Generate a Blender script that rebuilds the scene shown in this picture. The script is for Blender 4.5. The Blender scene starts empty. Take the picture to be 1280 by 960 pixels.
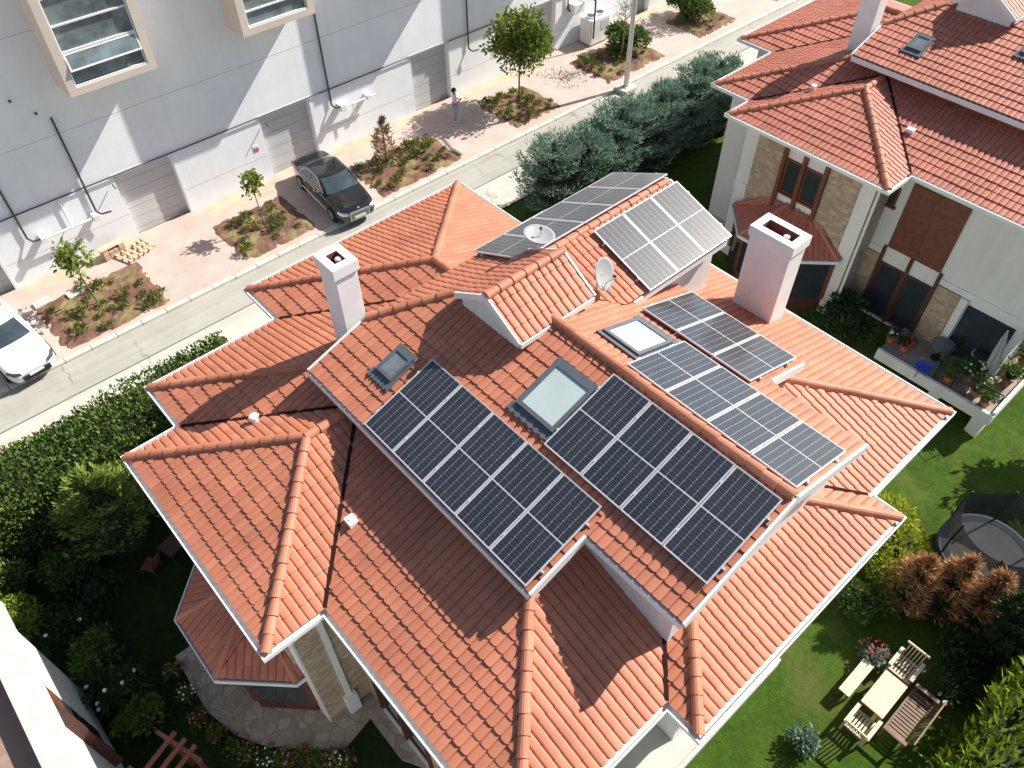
import bpy, bmesh, math, random
from mathutils import Vector, Matrix
R = random.Random(11)
S = bpy.context.scene
COL = S.collection
rad = math.radians
PI = math.pi

# ------------------------------------------------------------------ materials
def _nt(name):
    m = bpy.data.materials.new(name); m.use_nodes = True
    nt = m.node_tree; b = nt.nodes['Principled BSDF']
    return m, nt, b

def N(nt, t, **kw):
    n = nt.nodes.new(t)
    for k, v in kw.items():
        if k.startswith('i_'):
            n.inputs[int(k[2:])].default_value = v
        else:
            setattr(n, k, v)
    return n

def math_n(nt, op, a, b=None, c=None):
    n = nt.nodes.new('ShaderNodeMath'); n.operation = op
    for i, x in enumerate((a, b, c)):
        if x is None: continue
        if isinstance(x, (int, float)): n.inputs[i].default_value = x
        else: nt.links.new(x, n.inputs[i])
    return n.outputs[0]

def ramp(nt, fac, stops):
    r = nt.nodes.new('ShaderNodeValToRGB')
    e = r.color_ramp.elements
    while len(e) < len(stops): e.new(0.5)
    for i, (p, c) in enumerate(stops):
        e[i].position = p; e[i].color = (c[0], c[1], c[2], 1)
    nt.links.new(fac, r.inputs[0])
    return r.outputs[0]

def noise(nt, scale, detail=4, coord=None, rough=.6):
    n = N(nt, 'ShaderNodeTexNoise'); n.inputs['Scale'].default_value = scale
    n.inputs['Detail'].default_value = detail; n.inputs['Roughness'].default_value = rough
    if coord is not None: nt.links.new(coord, n.inputs['Vector'])
    return n.outputs['Fac']

def mix(nt, fac, a, b, mode='MIX'):
    n = nt.nodes.new('ShaderNodeMix'); n.data_type = 'RGBA'; n.blend_type = mode
    for sock, x in ((n.inputs[0], fac), (n.inputs[6], a), (n.inputs[7], b)):
        if isinstance(x, (int, float)): sock.default_value = x
        elif isinstance(x, tuple): sock.default_value = (x[0], x[1], x[2], 1)
        else: nt.links.new(x, sock)
    return n.outputs[2]

def sc(c, k): return tuple(min(1, max(0, x*k)) for x in c)

def bump(nt, b, h, dist=.02, strength=.6):
    n = nt.nodes.new('ShaderNodeBump'); n.inputs['Distance'].default_value = dist
    n.inputs['Strength'].default_value = strength
    nt.links.new(h, n.inputs['Height']); nt.links.new(n.outputs[0], b.inputs['Normal'])

def mat(name, col, rough=.7, var=.12, scale=2.0, bmp=0, bscale=30, metal=0, spec=.4, coat=0, dirt=None):
    m, nt, b = _nt(name)
    tc = N(nt, 'ShaderNodeTexCoord').outputs['Object']
    f = noise(nt, scale, 5, tc)
    c = ramp(nt, f, [(.3, sc(col, 1-var)), (.7, sc(col, 1+var))])
    if dirt:
        d = noise(nt, dirt[1], 6, tc, .7)
        dm = ramp(nt, d, [(dirt[2], (0, 0, 0)), (dirt[2]+.15, (1, 1, 1))])
        c = mix(nt, dm, c, dirt[0])
    nt.links.new(c, b.inputs['Base Color'])
    b.inputs['Roughness'].default_value = rough
    b.inputs['Metallic'].default_value = metal
    b.inputs['Specular IOR Level'].default_value = spec
    b.inputs['Coat Weight'].default_value = coat
    if bmp: bump(nt, b, noise(nt, bscale, 5, tc), bmp)
    return m

def leaf_mat(name, dark, light, trans=.25, rough=.6, brown=None):
    m, nt, b = _nt(name)
    a = N(nt, 'ShaderNodeAttribute', attribute_name='tv').outputs['Fac']
    st = [(0, dark), (1, light)] if brown is None else [(0, dark), (.78, light), (.9, brown)]
    c = ramp(nt, a, st)
    nt.links.new(c, b.inputs['Base Color'])
    b.inputs['Roughness'].default_value = rough
    b.inputs['Specular IOR Level'].default_value = .25
    t = N(nt, 'ShaderNodeBsdfTranslucent'); nt.links.new(c, t.inputs[0])
    mx = N(nt, 'ShaderNodeMixShader'); mx.inputs[0].default_value = trans
    out = nt.nodes['Material Output']
    nt.links.new(b.outputs[0], mx.inputs[1]); nt.links.new(t.outputs[0], mx.inputs[2])
    nt.links.new(mx.outputs[0], out.inputs[0])
    return m

def tile_mat(name, base, spread=.09):
    m, nt, b = _nt(name)
    tc = N(nt, 'ShaderNodeTexCoord').outputs['Object']
    a = N(nt, 'ShaderNodeAttribute', attribute_name='tv').outputs['Fac']
    c = ramp(nt, a, [(0, sc(base, 1-spread)), (.5, base), (1, (min(1, base[0]*1.1), base[1]*1.16, base[2]*1.2))])
    n1 = noise(nt, .55, 6, tc, .65)
    w = ramp(nt, n1, [(.30, (.80, .76, .76)), (.5, (.97, .97, .97)), (.7, (1.08, 1.09, 1.10))])
    c = mix(nt, 1.0, c, w, 'MULTIPLY')
    n2 = noise(nt, 9, 6, tc, .75)
    lich = ramp(nt, n2, [(.60, (0, 0, 0)), (.74, (1, 1, 1))])
    c = mix(nt, math_n(nt, 'MULTIPLY', lich, .38), c, (.28, .20, .15))
    n3 = noise(nt, 1.7, 8, tc, .8)
    dk = ramp(nt, n3, [(.58, (0, 0, 0)), (.72, (1, 1, 1))])
    c = mix(nt, math_n(nt, 'MULTIPLY', dk, .30), c, (.20, .085, .06))
    nt.links.new(c, b.inputs['Base Color'])
    b.inputs['Roughness'].default_value = .58
    b.inputs['Specular IOR Level'].default_value = .5
    bump(nt, b, noise(nt, 60, 4, tc), .004)
    return m

def stone_mat(name, c1, c2, joint, sx=2.6, squash=.6, rough=.85):
    m, nt, b = _nt(name)
    tc = N(nt, 'ShaderNodeTexCoord').outputs['Object']
    mp = N(nt, 'ShaderNodeMapping'); mp.inputs['Scale'].default_value = (sx, sx, sx/squash)
    nt.links.new(tc, mp.inputs[0])
    v = N(nt, 'ShaderNodeTexVoronoi'); v.inputs['Scale'].default_value = 1; v.inputs['Randomness'].default_value = .9
    nt.links.new(mp.outputs[0], v.inputs['Vector'])
    ve = N(nt, 'ShaderNodeTexVoronoi', feature='DISTANCE_TO_EDGE'); ve.inputs['Scale'].default_value = 1; ve.inputs['Randomness'].default_value = .9
    nt.links.new(mp.outputs[0], ve.inputs['Vector'])
    sp = N(nt, 'ShaderNodeSeparateColor'); nt.links.new(v.outputs['Color'], sp.inputs[0])
    c = ramp(nt, sp.outputs[0], [(0, c1), (.6, c2), (1, sc(c2, 1.25))])
    c = mix(nt, .35, c, ramp(nt, noise(nt, 6, 6, tc), [(.3, sc(c1, .8)), (.7, sc(c2, 1.2))]))
    e = ramp(nt, ve.outputs['Distance'], [(.02, (0, 0, 0)), (.06, (1, 1, 1))])
    c = mix(nt, e, joint, c)
    nt.links.new(c, b.inputs['Base Color']); b.inputs['Roughness'].default_value = rough
    bump(nt, b, ve.outputs['Distance'], .03, .7)
    return m

def paver_mat(name, c1, c2, joint, bw=.2, bh=.1):
    m, nt, b = _nt(name)
    tc = N(nt, 'ShaderNodeTexCoord').outputs['Object']
    br = N(nt, 'ShaderNodeTexBrick'); nt.links.new(tc, br.inputs['Vector'])
    br.inputs['Scale'].default_value = 1; br.inputs['Brick Width'].default_value = bw; br.inputs['Row Height'].default_value = bh
    br.inputs['Mortar Size'].default_value = .008
    br.inputs['Color1'].default_value = (*c1, 1); br.inputs['Color2'].default_value = (*c2, 1); br.inputs['Mortar'].default_value = (*joint, 1)
    w = ramp(nt, noise(nt, .8, 6, tc, .65), [(.3, (.80, .79, .78)), (.7, (1.08, 1.06, 1.04))])
    c = mix(nt, 1.0, br.outputs['Color'], w, 'MULTIPLY')
    d = ramp(nt, noise(nt, 2.3, 7, tc, .75), [(.6, (0, 0, 0)), (.75, (1, 1, 1))])
    c = mix(nt, math_n(nt, 'MULTIPLY', d, .5), c, (.42, .34, .25))
    nt.links.new(c, b.inputs['Base Color']); b.inputs['Roughness'].default_value = .85
    bump(nt, b, br.outputs['Fac'], -.01, .4)
    return m

def glass_mat(name, col, rough=.08, var=.2, spec=.6):
    m, nt, b = _nt(name)
    tc = N(nt, 'ShaderNodeTexCoord').outputs['Object']
    f = noise(nt, 1.2, 3, tc)
    nt.links.new(ramp(nt, f, [(.3, sc(col, 1-var)), (.7, sc(col, 1+var))]), b.inputs['Base Color'])
    b.inputs['Roughness'].default_value = rough
    b.inputs['Specular IOR Level'].default_value = spec
    return m

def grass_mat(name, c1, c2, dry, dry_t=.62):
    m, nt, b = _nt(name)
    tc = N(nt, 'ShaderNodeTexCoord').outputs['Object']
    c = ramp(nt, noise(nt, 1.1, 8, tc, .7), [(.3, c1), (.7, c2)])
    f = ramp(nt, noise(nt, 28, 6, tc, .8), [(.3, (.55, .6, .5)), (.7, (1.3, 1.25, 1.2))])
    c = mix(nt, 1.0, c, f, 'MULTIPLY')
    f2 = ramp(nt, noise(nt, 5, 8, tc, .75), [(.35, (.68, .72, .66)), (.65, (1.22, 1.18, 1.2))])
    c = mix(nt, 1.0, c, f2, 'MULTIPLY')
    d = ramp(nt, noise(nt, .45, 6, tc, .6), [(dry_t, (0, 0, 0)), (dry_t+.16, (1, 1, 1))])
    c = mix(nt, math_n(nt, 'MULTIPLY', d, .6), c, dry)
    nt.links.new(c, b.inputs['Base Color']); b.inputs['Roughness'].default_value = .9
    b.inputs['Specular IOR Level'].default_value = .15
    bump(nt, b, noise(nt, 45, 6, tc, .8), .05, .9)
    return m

def panel_glass_mat():
    m, nt, b = _nt('solar cells')
    tc = N(nt, 'ShaderNodeTexCoord').outputs['Object']
    s = N(nt, 'ShaderNodeSeparateXYZ'); nt.links.new(tc, s.inputs[0])
    x, y = s.outputs[0], s.outputs[1]
    def line(v, pitch, half, off=0.0):
        q = math_n(nt, 'ADD', v, off)
        q = math_n(nt, 'DIVIDE', q, pitch)
        q = math_n(nt, 'FRACT', q)
        q = math_n(nt, 'SUBTRACT', q, .5)
        q = math_n(nt, 'ABSOLUTE', q)          # .5 at a cell border
        return math_n(nt, 'GREATER_THAN', q, .5-half/pitch)
    ya = math_n(nt, 'ABSOLUTE', y)
    colg = line(x, .163, .0042, .163*10)
    rowg = line(math_n(nt, 'SUBTRACT', ya, .014), .0835, .0016, 0)
    dia = line(math_n(nt, 'SUBTRACT', ya, .014), .167, .012, 0)
    mid = math_n(nt, 'LESS_THAN', ya, .0135)
    ex = math_n(nt, 'GREATER_THAN', math_n(nt, 'ABSOLUTE', x), .489)
    ey = math_n(nt, 'GREATER_THAN', ya, 1.017)
    strong = math_n(nt, 'MAXIMUM', mid, math_n(nt, 'MAXIMUM', ex, ey))
    colw = math_n(nt, 'MULTIPLY', colg, math_n(nt, 'ADD', math_n(nt, 'MULTIPLY', dia, .45), .42))
    g = math_n(nt, 'MAXIMUM', math_n(nt, 'MULTIPLY', strong, .8), math_n(nt, 'MAXIMUM', colw, math_n(nt, 'MULTIPLY', rowg, .22)))
    oi = N(nt, 'ShaderNodeObjectInfo').outputs['Random']
    base = ramp(nt, oi, [(0, (.008, .010, .015)), (1, (.014, .015, .021))])
    dust = ramp(nt, noise(nt, 2.2, 7, tc, .7), [(.35, (0, 0, 0)), (.8, (.016, .016, .015))])
    base = mix(nt, 1.0, base, dust, 'ADD')
    c = mix(nt, g, base, (.62, .64, .66))
    nt.links.new(c, b.inputs['Base Color'])
    b.inputs['Roughness'].default_value = .46
    b.inputs['Specular IOR Level'].default_value = .34
    b.inputs['Coat Weight'].default_value = 1.0
    b.inputs['Coat Roughness'].default_value = .16
    b.inputs['Coat IOR'].default_value = 1.78
    b.inputs['Sheen Weight'].default_value = .22
    b.inputs['Sheen Roughness'].default_value = .4
    b.inputs['Sheen Tint'].default_value = (.95, .97, 1, 1)
    return m

M = {}
M['tile'] = tile_mat('clay roof tile', (.51, .183, .101))
M['tile_old'] = tile_mat('weathered clay roof tile', (.47, .155, .095))
M['ridge'] = tile_mat('clay ridge tile', (.51, .19, .105), .10)
M['white'] = mat('white paint', (.80, .80, .78), .45, .04, 3, dirt=((.55, .53, .5), 3, .68))
def streak_mat(name, col, streak, amount, rough=.8):
    m, nt, b = _nt(name)
    tc = N(nt, 'ShaderNodeTexCoord').outputs['Object']
    mp = N(nt, 'ShaderNodeMapping'); mp.inputs['Scale'].default_value = (2.6, 2.6, .10); nt.links.new(tc, mp.inputs[0])
    s1 = ramp(nt, noise(nt, 1.0, 7, mp.outputs[0], .7), [(.48, (0, 0, 0)), (.78, (1, 1, 1))])
    s2 = ramp(nt, noise(nt, .35, 6, tc, .65), [(.35, (.93, .935, .94)), (.65, (1.03, 1.03, 1.02))])
    c = mix(nt, math_n(nt, 'MULTIPLY', s1, amount), col, streak)
    c = mix(nt, 1.0, c, s2, 'MULTIPLY')
    nt.links.new(c, b.inputs['Base Color']); b.inputs['Roughness'].default_value = rough; b.inputs['Specular IOR Level'].default_value = .3
    bump(nt, b, noise(nt, 70, 5, tc), .003); return m
M['fwall'] = streak_mat('factory white render', (.88, .90, .925), (.66, .66, .65), .22)
M['plaster'] = streak_mat('white plaster', (.78, .77, .74), (.56, .52, .46), .40)
M['fframe'] = mat('beige window surround', (.66, .58, .50), .7, .04, 1)
M['door_gray'] = mat('grey shutter steel', (.56, .56, .56), .5, .04, .8)
M['dark'] = mat('dark pipe', (.06, .07, .08), .5, .2, 3)
M['chimney'] = mat('painted chimney', (.84, .84, .84), .8, .05, 1.5, .003, 60, dirt=((.6, .55, .5), 2, .68))
M['soot'] = mat('sooty flue', (.24, .10, .07), .9, .3, 5)
M['alu'] = mat('aluminium frame', (.72, .73, .74), .38, .04, 4, metal=.35)
M['cells'] = panel_glass_mat()
M['backsheet'] = mat('white backsheet', (.7, .7, .7), .6)
M['glass'] = glass_mat('window glass', (.035, .045, .05))
M['glass_f'] = glass_mat('factory window glass', (.17, .21, .22), .06, .5)
M['glass_sky'] = glass_mat('skylight glass over pale blind', (.50, .58, .55), .10, .06)
M['glass_sky2'] = glass_mat('small skylight glass', (.16, .18, .20), .08, .4)
M['skyframe'] = mat('grey skylight frame', (.15, .165, .18), .45, .1, 6, metal=.3)
M['wood'] = mat('red brown wood', (.16, .055, .032), .55, .25, 5)
M['soot_d'] = mat('dark valley metal', (.04, .018, .014), 1.0, .2, 4, spec=0)
M['wood2'] = mat('dark brown wood', (.10, .04, .028), .6, .25, 5)
M['teak'] = mat('pale teak', (.62, .50, .36), .6, .12, 4)
M['teak_d'] = mat('oiled teak', (.20, .12, .075), .6, .2, 4)
M['stone'] = stone_mat('stone cladding', (.33, .24, .16), (.47, .37, .27), (.33, .26, .19), 3.6, .5)
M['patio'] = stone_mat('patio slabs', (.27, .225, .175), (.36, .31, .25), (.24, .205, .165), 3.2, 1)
def road_mat(name, col, dark, joint_x=0):
    m, nt, b = _nt(name)
    tc = N(nt, 'ShaderNodeTexCoord').outputs['Object']
    c = ramp(nt, noise(nt, .5, 7, tc, .7), [(.3, sc(col, .90)), (.7, sc(col, 1.07))])
    d = ramp(nt, noise(nt, .9, 8, tc, .75), [(.52, (0, 0, 0)), (.72, (1, 1, 1))])
    c = mix(nt, math_n(nt, 'MULTIPLY', d, .55), c, dark)
    # long tyre-worn bands along the road
    mp = N(nt, 'ShaderNodeMapping'); mp.inputs['Scale'].default_value = (.06, 2.2, 1); nt.links.new(tc, mp.inputs[0])
    t = ramp(nt, noise(nt, 1, 5, mp.outputs[0], .6), [(.4, (1.04, 1.04, 1.04)), (.65, (.88, .88, .87))])
    c = mix(nt, 1.0, c, t, 'MULTIPLY')
    # cracks
    wn = N(nt, 'ShaderNodeTexNoise'); wn.inputs['Scale'].default_value = 1.3; wn.inputs['Detail'].default_value = 6; nt.links.new(tc, wn.inputs['Vector'])
    ad = N(nt, 'ShaderNodeMix'); ad.data_type = 'VECTOR'; ad.inputs[0].default_value = .35
    nt.links.new(tc, ad.inputs[4]); nt.links.new(wn.outputs['Color'], ad.inputs[5])
    v = N(nt, 'ShaderNodeTexVoronoi', feature='DISTANCE_TO_EDGE'); v.inputs['Scale'].default_value = .45; nt.links.new(ad.outputs[1], v.inputs['Vector'])
    cr = ramp(nt, v.outputs['Distance'], [(.002, (1, 1, 1)), (.010, (0, 0, 0))])
    msk = ramp(nt, noise(nt, .25, 3, tc), [(.48, (0, 0, 0)), (.56, (1, 1, 1))])
    c = mix(nt, math_n(nt, 'MULTIPLY', math_n(nt, 'MULTIPLY', cr, msk), .55), c, sc(dark, .5))
    if joint_x:
        s_ = N(nt, 'ShaderNodeSeparateXYZ'); nt.links.new(tc, s_.inputs[0])
        q = math_n(nt, 'ABSOLUTE', math_n(nt, 'SUBTRACT', math_n(nt, 'FRACT', math_n(nt, 'DIVIDE', s_.outputs[0], joint_x)), .5))
        c = mix(nt, math_n(nt, 'MULTIPLY', math_n(nt, 'LESS_THAN', q, .016/joint_x), .5), c, sc(dark, .5))
    nt.links.new(c, b.inputs['Base Color']); b.inputs['Roughness'].default_value = .92
    bump(nt, b, noise(nt, 60, 6, tc), .005); return m
M['asphalt'] = road_mat('worn grey asphalt', (.40, .385, .34), (.27, .26, .235))
M['concrete'] = road_mat('pale concrete road', (.545, .53, .465), (.42, .40, .35), 6.0)
M['kerb'] = mat('pale kerb stone', (.58, .55, .47), .85, .1, 2, .004, 40)
M['joint'] = mat('drain joint', (.15, .14, .12), .9, .2, 3)
M['paver'] = paver_mat('pinkish pavers', (.60, .475, .42), (.55, .43, .38), (.44, .35, .30))
M['soil'] = mat('red brown soil', (.165, .085, .058), .95, .35, 1.6, .03, 18, dirt=((.25, .20, .09), 1.1, .47))
M['earth'] = mat('bare sandy earth', (.50, .41, .31), .95, .15, 1.5, .02, 20)
M['grass'] = grass_mat('lawn grass', (.045, .095, .010), (.085, .150, .017), (.15, .15, .05), .55)
M['lawn_shade'] = grass_mat('painted lawn shade', (.012, .026, .006), (.024, .045, .009), (.03, .03, .012))  # darker lawn colour that stands in for shade in the left garden
M['rubber'] = mat('black rubber', (.02, .02, .022), .7, .1, 5)
M['carblack'] = mat('black car paint', (.008, .009, .010), .18, .1, 2, spec=.5, coat=1)
M['carwhite'] = mat('white car paint', (.82, .83, .84), .25, .02, 2, coat=1)
M['chrome'] = mat('chrome trim', (.75, .76, .78), .2, .03, 5, metal=.9)
M['carglass'] = glass_mat('car glass', (.05, .07, .08), .05, .4, .8)
M['plate'] = mat('number plate', (.75, .76, .76), .5)
M['bark'] = mat('bark', (.20, .15, .11), .9, .25, 8)
M['pole'] = mat('galvanised pole', (.62, .62, .60), .45, .05, 2, metal=.2)
M['blue'] = mat('blue plastic', (.02, .06, .55), .4, .1, 5)
M['red'] = mat('red petals', (.55, .02, .05), .6, .2, 5)
M['pink'] = mat('pink petals', (.60, .12, .20), .6, .2, 5)
M['whitef'] = mat('white petals', (.85, .85, .82), .6, .05, 5)
M['canvas'] = mat('grey green canvas', (.40, .43, .40), .8, .1, 4)
M['dish'] = mat('grey satellite dish', (.33, .33, .34), .5, .08, 3)
M['skin'] = mat('skin', (.45, .27, .19), .6)
M['shirt'] = mat('white shirt', (.72, .68, .68), .85)
M['jeans'] = mat('light blue jeans', (.34, .42, .55), .9)
M['hair'] = mat('black hair', (.012, .01, .01), .6)
M['tfloor'] = mat('worn terrace floor', (.30, .25, .21), .85, .15, 2, dirt=((.42, .37, .31), 2, .6))
M['deck'] = mat('brown terrace deck', (.30, .19, .15), .75, .12, 1.2, dirt=((.38, .27, .22), 2, .6))
M['coping'] = mat('beige coping stone', (.66, .60, .50), .8, .05, 2)
M['cream'] = mat('cream terrace floor', (.66, .60, .46), .85, .1, 1.5, .003, 40)
M['timber'] = mat('raw pale timber', (.58, .44, .30), .75, .2, 5)
M['brickpile'] = mat('old pale bricks', (.55, .36, .26), .85, .25, 6)
M['tramp_net'] = mat('dark trampoline net', (.03, .03, .035), .7)
M['tramp_bed'] = mat('grey trampoline mat', (.20, .20, .20), .7, .1, 2)
M['tramp_pad'] = mat('blue grey safety pad', (.06, .08, .12), .6, .1, 2)
M['hedge'] = leaf_mat('hedge leaf', (.035, .075, .014), (.18, .26, .05))
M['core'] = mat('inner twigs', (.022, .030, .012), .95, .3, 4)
M['conifer'] = leaf_mat('blue green cypress', (.07, .13, .09), (.31, .42, .32), .25)
M['lime'] = leaf_mat('lime green thuja', (.12, .19, .015), (.30, .38, .035), .3)
M['yellowleaf'] = leaf_mat('yellow green leaf', (.16, .24, .02), (.50, .52, .06), .35)
M['orange'] = leaf_mat('orange brown conifer', (.24, .09, .035), (.66, .40, .19), .25)
M['tree'] = leaf_mat('street tree leaf', (.06, .115, .02), (.27, .33, .05), .3)
M['fresh'] = leaf_mat('fresh green needle', (.10, .17, .03), (.34, .42, .09), .3)
M['bush'] = leaf_mat('bush leaf', (.05, .10, .02), (.16, .24, .05), .25)
M['tuft'] = leaf_mat('low bed plant', (.07, .10, .02), (.22, .25, .06), .25)
M['drybush'] = leaf_mat('dry conifer needle', (.16, .08, .04), (.38, .24, .12), .2)
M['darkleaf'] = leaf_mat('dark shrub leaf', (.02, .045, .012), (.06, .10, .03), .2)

# ------------------------------------------------------------------ mesh builder
class MB:
    def __init__(s): s.v = []; s.f = []; s.m = []; s.t = []
    def add(s, vs, fs, mi=0, tv=None):
        o = len(s.v); s.v.extend([tuple(p) for p in vs])
        for k, f in enumerate(fs):
            s.f.append(tuple(i+o for i in f)); s.m.append(mi)
            s.t.append(R.random() if tv is None else tv)
    def quad(s, a, b, c, d, mi=0, tv=None): s.add([a, b, c, d], [(0, 1, 2, 3)], mi, tv)
    def hexa(s, p, mi=0):
        s.add(p, [(3, 2, 1, 0), (4, 5, 6, 7), (0, 1, 5, 4), (1, 2, 6, 5), (2, 3, 7, 6), (3, 0, 4, 7)], mi)
    def box(s, x0, x1, y0, y1, z0, z1, mi=0):
        s.hexa([(x0, y0, z0), (x1, y0, z0), (x1, y1, z0), (x0, y1, z0), (x0, y0, z1), (x1, y0, z1), (x1, y1, z1), (x0, y1, z1)], mi)
    def bar(s, p0, p1, w, h, up=(0, 0, 1), mi=0):
        p0, p1 = Vector(p0), Vector(p1); d = (p1-p0).normalized(); up = Vector(up)
        a = d.cross(up).normalized(); u = a.cross(d)
        a *= w/2; u *= h/2
        s.hexa([p0-a-u, p0+a-u, p1+a-u, p1-a-u, p0-a+u, p0+a+u, p1+a+u, p1-a+u], mi)
    def prism(s, poly, z0, z1, mi=0):
        n = len(poly)
        area = sum(poly[i][0]*poly[(i+1) % n][1]-poly[(i+1) % n][0]*poly[i][1] for i in range(n))
        if area < 0: poly = poly[::-1]
        z0f = z0 if callable(z0) else (lambda x, y: z0)
        z1f = z1 if callable(z1) else (lambda x, y: z1)
        vs = [(x, y, z0f(x, y)) for x, y in poly]+[(x, y, z1f(x, y)) for x, y in poly]
        fs = [tuple(range(n))[::-1], tuple(range(n, 2*n))]+[(i, (i+1) % n, (i+1) % n+n, i+n) for i in range(n)]
        s.add(vs, fs, mi)
    def cyl(s, p0, p1, r0, r1=None, n=10, mi=0, caps=True):
        r1 = r0 if r1 is None else r1
        p0, p1 = Vector(p0), Vector(p1); d = (p1-p0).normalized()
        a = d.orthogonal().normalized(); b = d.cross(a)
        vs = []
        for p, r in ((p0, r0), (p1, r1)):
            for i in range(n):
                t = 2*PI*i/n; vs.append(p+a*r*math.cos(t)+b*r*math.sin(t))
        fs = [(i, (i+1) % n, (i+1) % n+n, i+n) for i in range(n)]
        if caps: fs += [tuple(range(n))[::-1], tuple(range(n, 2*n))]
        s.add(vs, fs, mi)
    def tube(s, path, r, n=8, mi=0):
        for a, b in zip(path[:-1], path[1:]): s.cyl(a, b, r, r, n, mi)
    def blob(s, c, rx, ry, rz, nu=12, nv=8, mi=0, jit=0, vmin=0.0):
        vs = []; fs = []
        for j in range(nv+1):
            ph = PI*(vmin+(1-vmin)*j/nv)-PI/2 if vmin else PI*j/nv-PI/2
            for i in range(nu):
                t = 2*PI*i/nu; k = 1+R.uniform(-jit, jit)
                vs.append((c[0]+rx*k*math.cos(ph)*math.cos(t), c[1]+ry*k*math.cos(ph)*math.sin(t), c[2]+rz*k*math.sin(ph)))
        for j in range(nv):
            for i in range(nu):
                fs.append((j*nu+i, j*nu+(i+1) % nu, (j+1)*nu+(i+1) % nu, (j+1)*nu+i))
        s.add(vs, fs, mi)
    def leaf(s, p, d, w, l, roll=None, mi=0, tv=None):
        d = Vector(d).normalized(); a = d.orthogonal().normalized()
        a.rotate(Matrix.Rotation(R.uniform(0, 2*PI) if roll is None else roll, 3, d))
        p = Vector(p)
        s.add([p-a*w*.15, p+d*l*.45-a*w*.5, p+d*l, p+d*l*.45+a*w*.5], [(0, 1, 2, 3)], mi, tv)
    def build(s, name, mats, parent=None, loc=(0, 0, 0), smooth=False, bevel=0, attr=False):
        me = bpy.data.meshes.new(name); me.from_pydata(s.v, [], s.f)
        if not isinstance(mats, (list, tuple)): mats = [mats]
        for m in mats: me.materials.append(M[m] if isinstance(m, str) else m)
        if len(mats) > 1: me.polygons.foreach_set('material_index', s.m)
        if attr:
            a = me.attributes.new('tv', 'FLOAT', 'FACE'); a.data.foreach_set('value', s.t)
        if smooth: me.polygons.foreach_set('use_smooth', [True]*len(s.f))
        me.update()
        o = bpy.data.objects.new(name, me); COL.objects.link(o)
        o.location = loc
        if parent is not None: o.parent = parent
        if bevel:
            b = o.modifiers.new('bevel', 'BEVEL'); b.width = bevel; b.segments = 2; b.limit_method = 'ANGLE'
        return o

def tag(o, label, cat, group=None):
    o['label'] = label; o['category'] = cat
    if group: o['group'] = group
    return o
def thing(name, label, cat, loc=(0, 0, 0), rz=0, group=None):
    o = bpy.data.objects.new(name, None); COL.objects.link(o)
    o.empty_display_size = .3
    o.location = loc; o.rotation_euler = (0, 0, rz)
    return tag(o, label, cat, group)
def struct(o): o['kind'] = 'structure'; return o
def copy_tree(o, parent=None):
    c = o.copy(); COL.objects.link(c); c.parent = parent
    for ch in list(o.children): copy_tree(ch, c)
    return c
SKYS, SUNS, EXPO = .082, 5.0, .64
# ------------------------------------------------------------------ ground
ZL = -1.4      # lower garden on the south side
def gz(y):
    pts = [(-400, ZL), (2.2, ZL), (6.5, -.45), (13, -.4), (17, 0), (400, 0)]
    for (a, za), (b, zb) in zip(pts[:-1], pts[1:]):
        if y <= b: return za+(zb-za)*(y-a)/(b-a)
    return 0
mb = MB()
ys = [-200, -40, -10, 2.2, 6.5, 13, 17, 22.3]; xs = [-150, -40, -10, 0, 20, 40, 90, 200]
for a, b in zip(ys[:-1], ys[1:]):
    for c, d in zip(xs[:-1], xs[1:]):
        mb.quad((c, a, gz(a)), (d, a, gz(a)), (d, b, gz(b)), (c, b, gz(b)))
struct(mb.build('lawn', 'grass'))
mb = MB(); mb.quad((-150, 22.3, -.03), (200, 22.3, -.03), (200, 200, -.03), (-150, 200, -.03)); struct(mb.build('ground', 'earth'))
mb = MB(); mb.box(-120, 160, 22.2, 24.25, -.2, .0); struct(mb.build('road', 'concrete'))
mb = MB(); mb.box(-120, 160, 24.25, 24.31, -.2, -.008); struct(mb.build('road_joint', 'joint'))
mb = MB(); mb.box(-120, 160, 24.31, 26.02, -.2, .004); struct(mb.build('asphalt_road', 'asphalt'))
mb = MB()
x = -60.0
while x < 90:
    l = .98
    mb.box(x, x+l, 26.02+R.uniform(-.008, .008), 26.26, -.2, .115+R.uniform(-.006, .006)); x += 1.0
struct(mb.build('kerb', 'kerb', bevel=.012))
mb = MB(); mb.box(-60, 90, 26.26, 31.35, -.2, .10); struct(mb.build('pavement', 'paver'))
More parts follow.
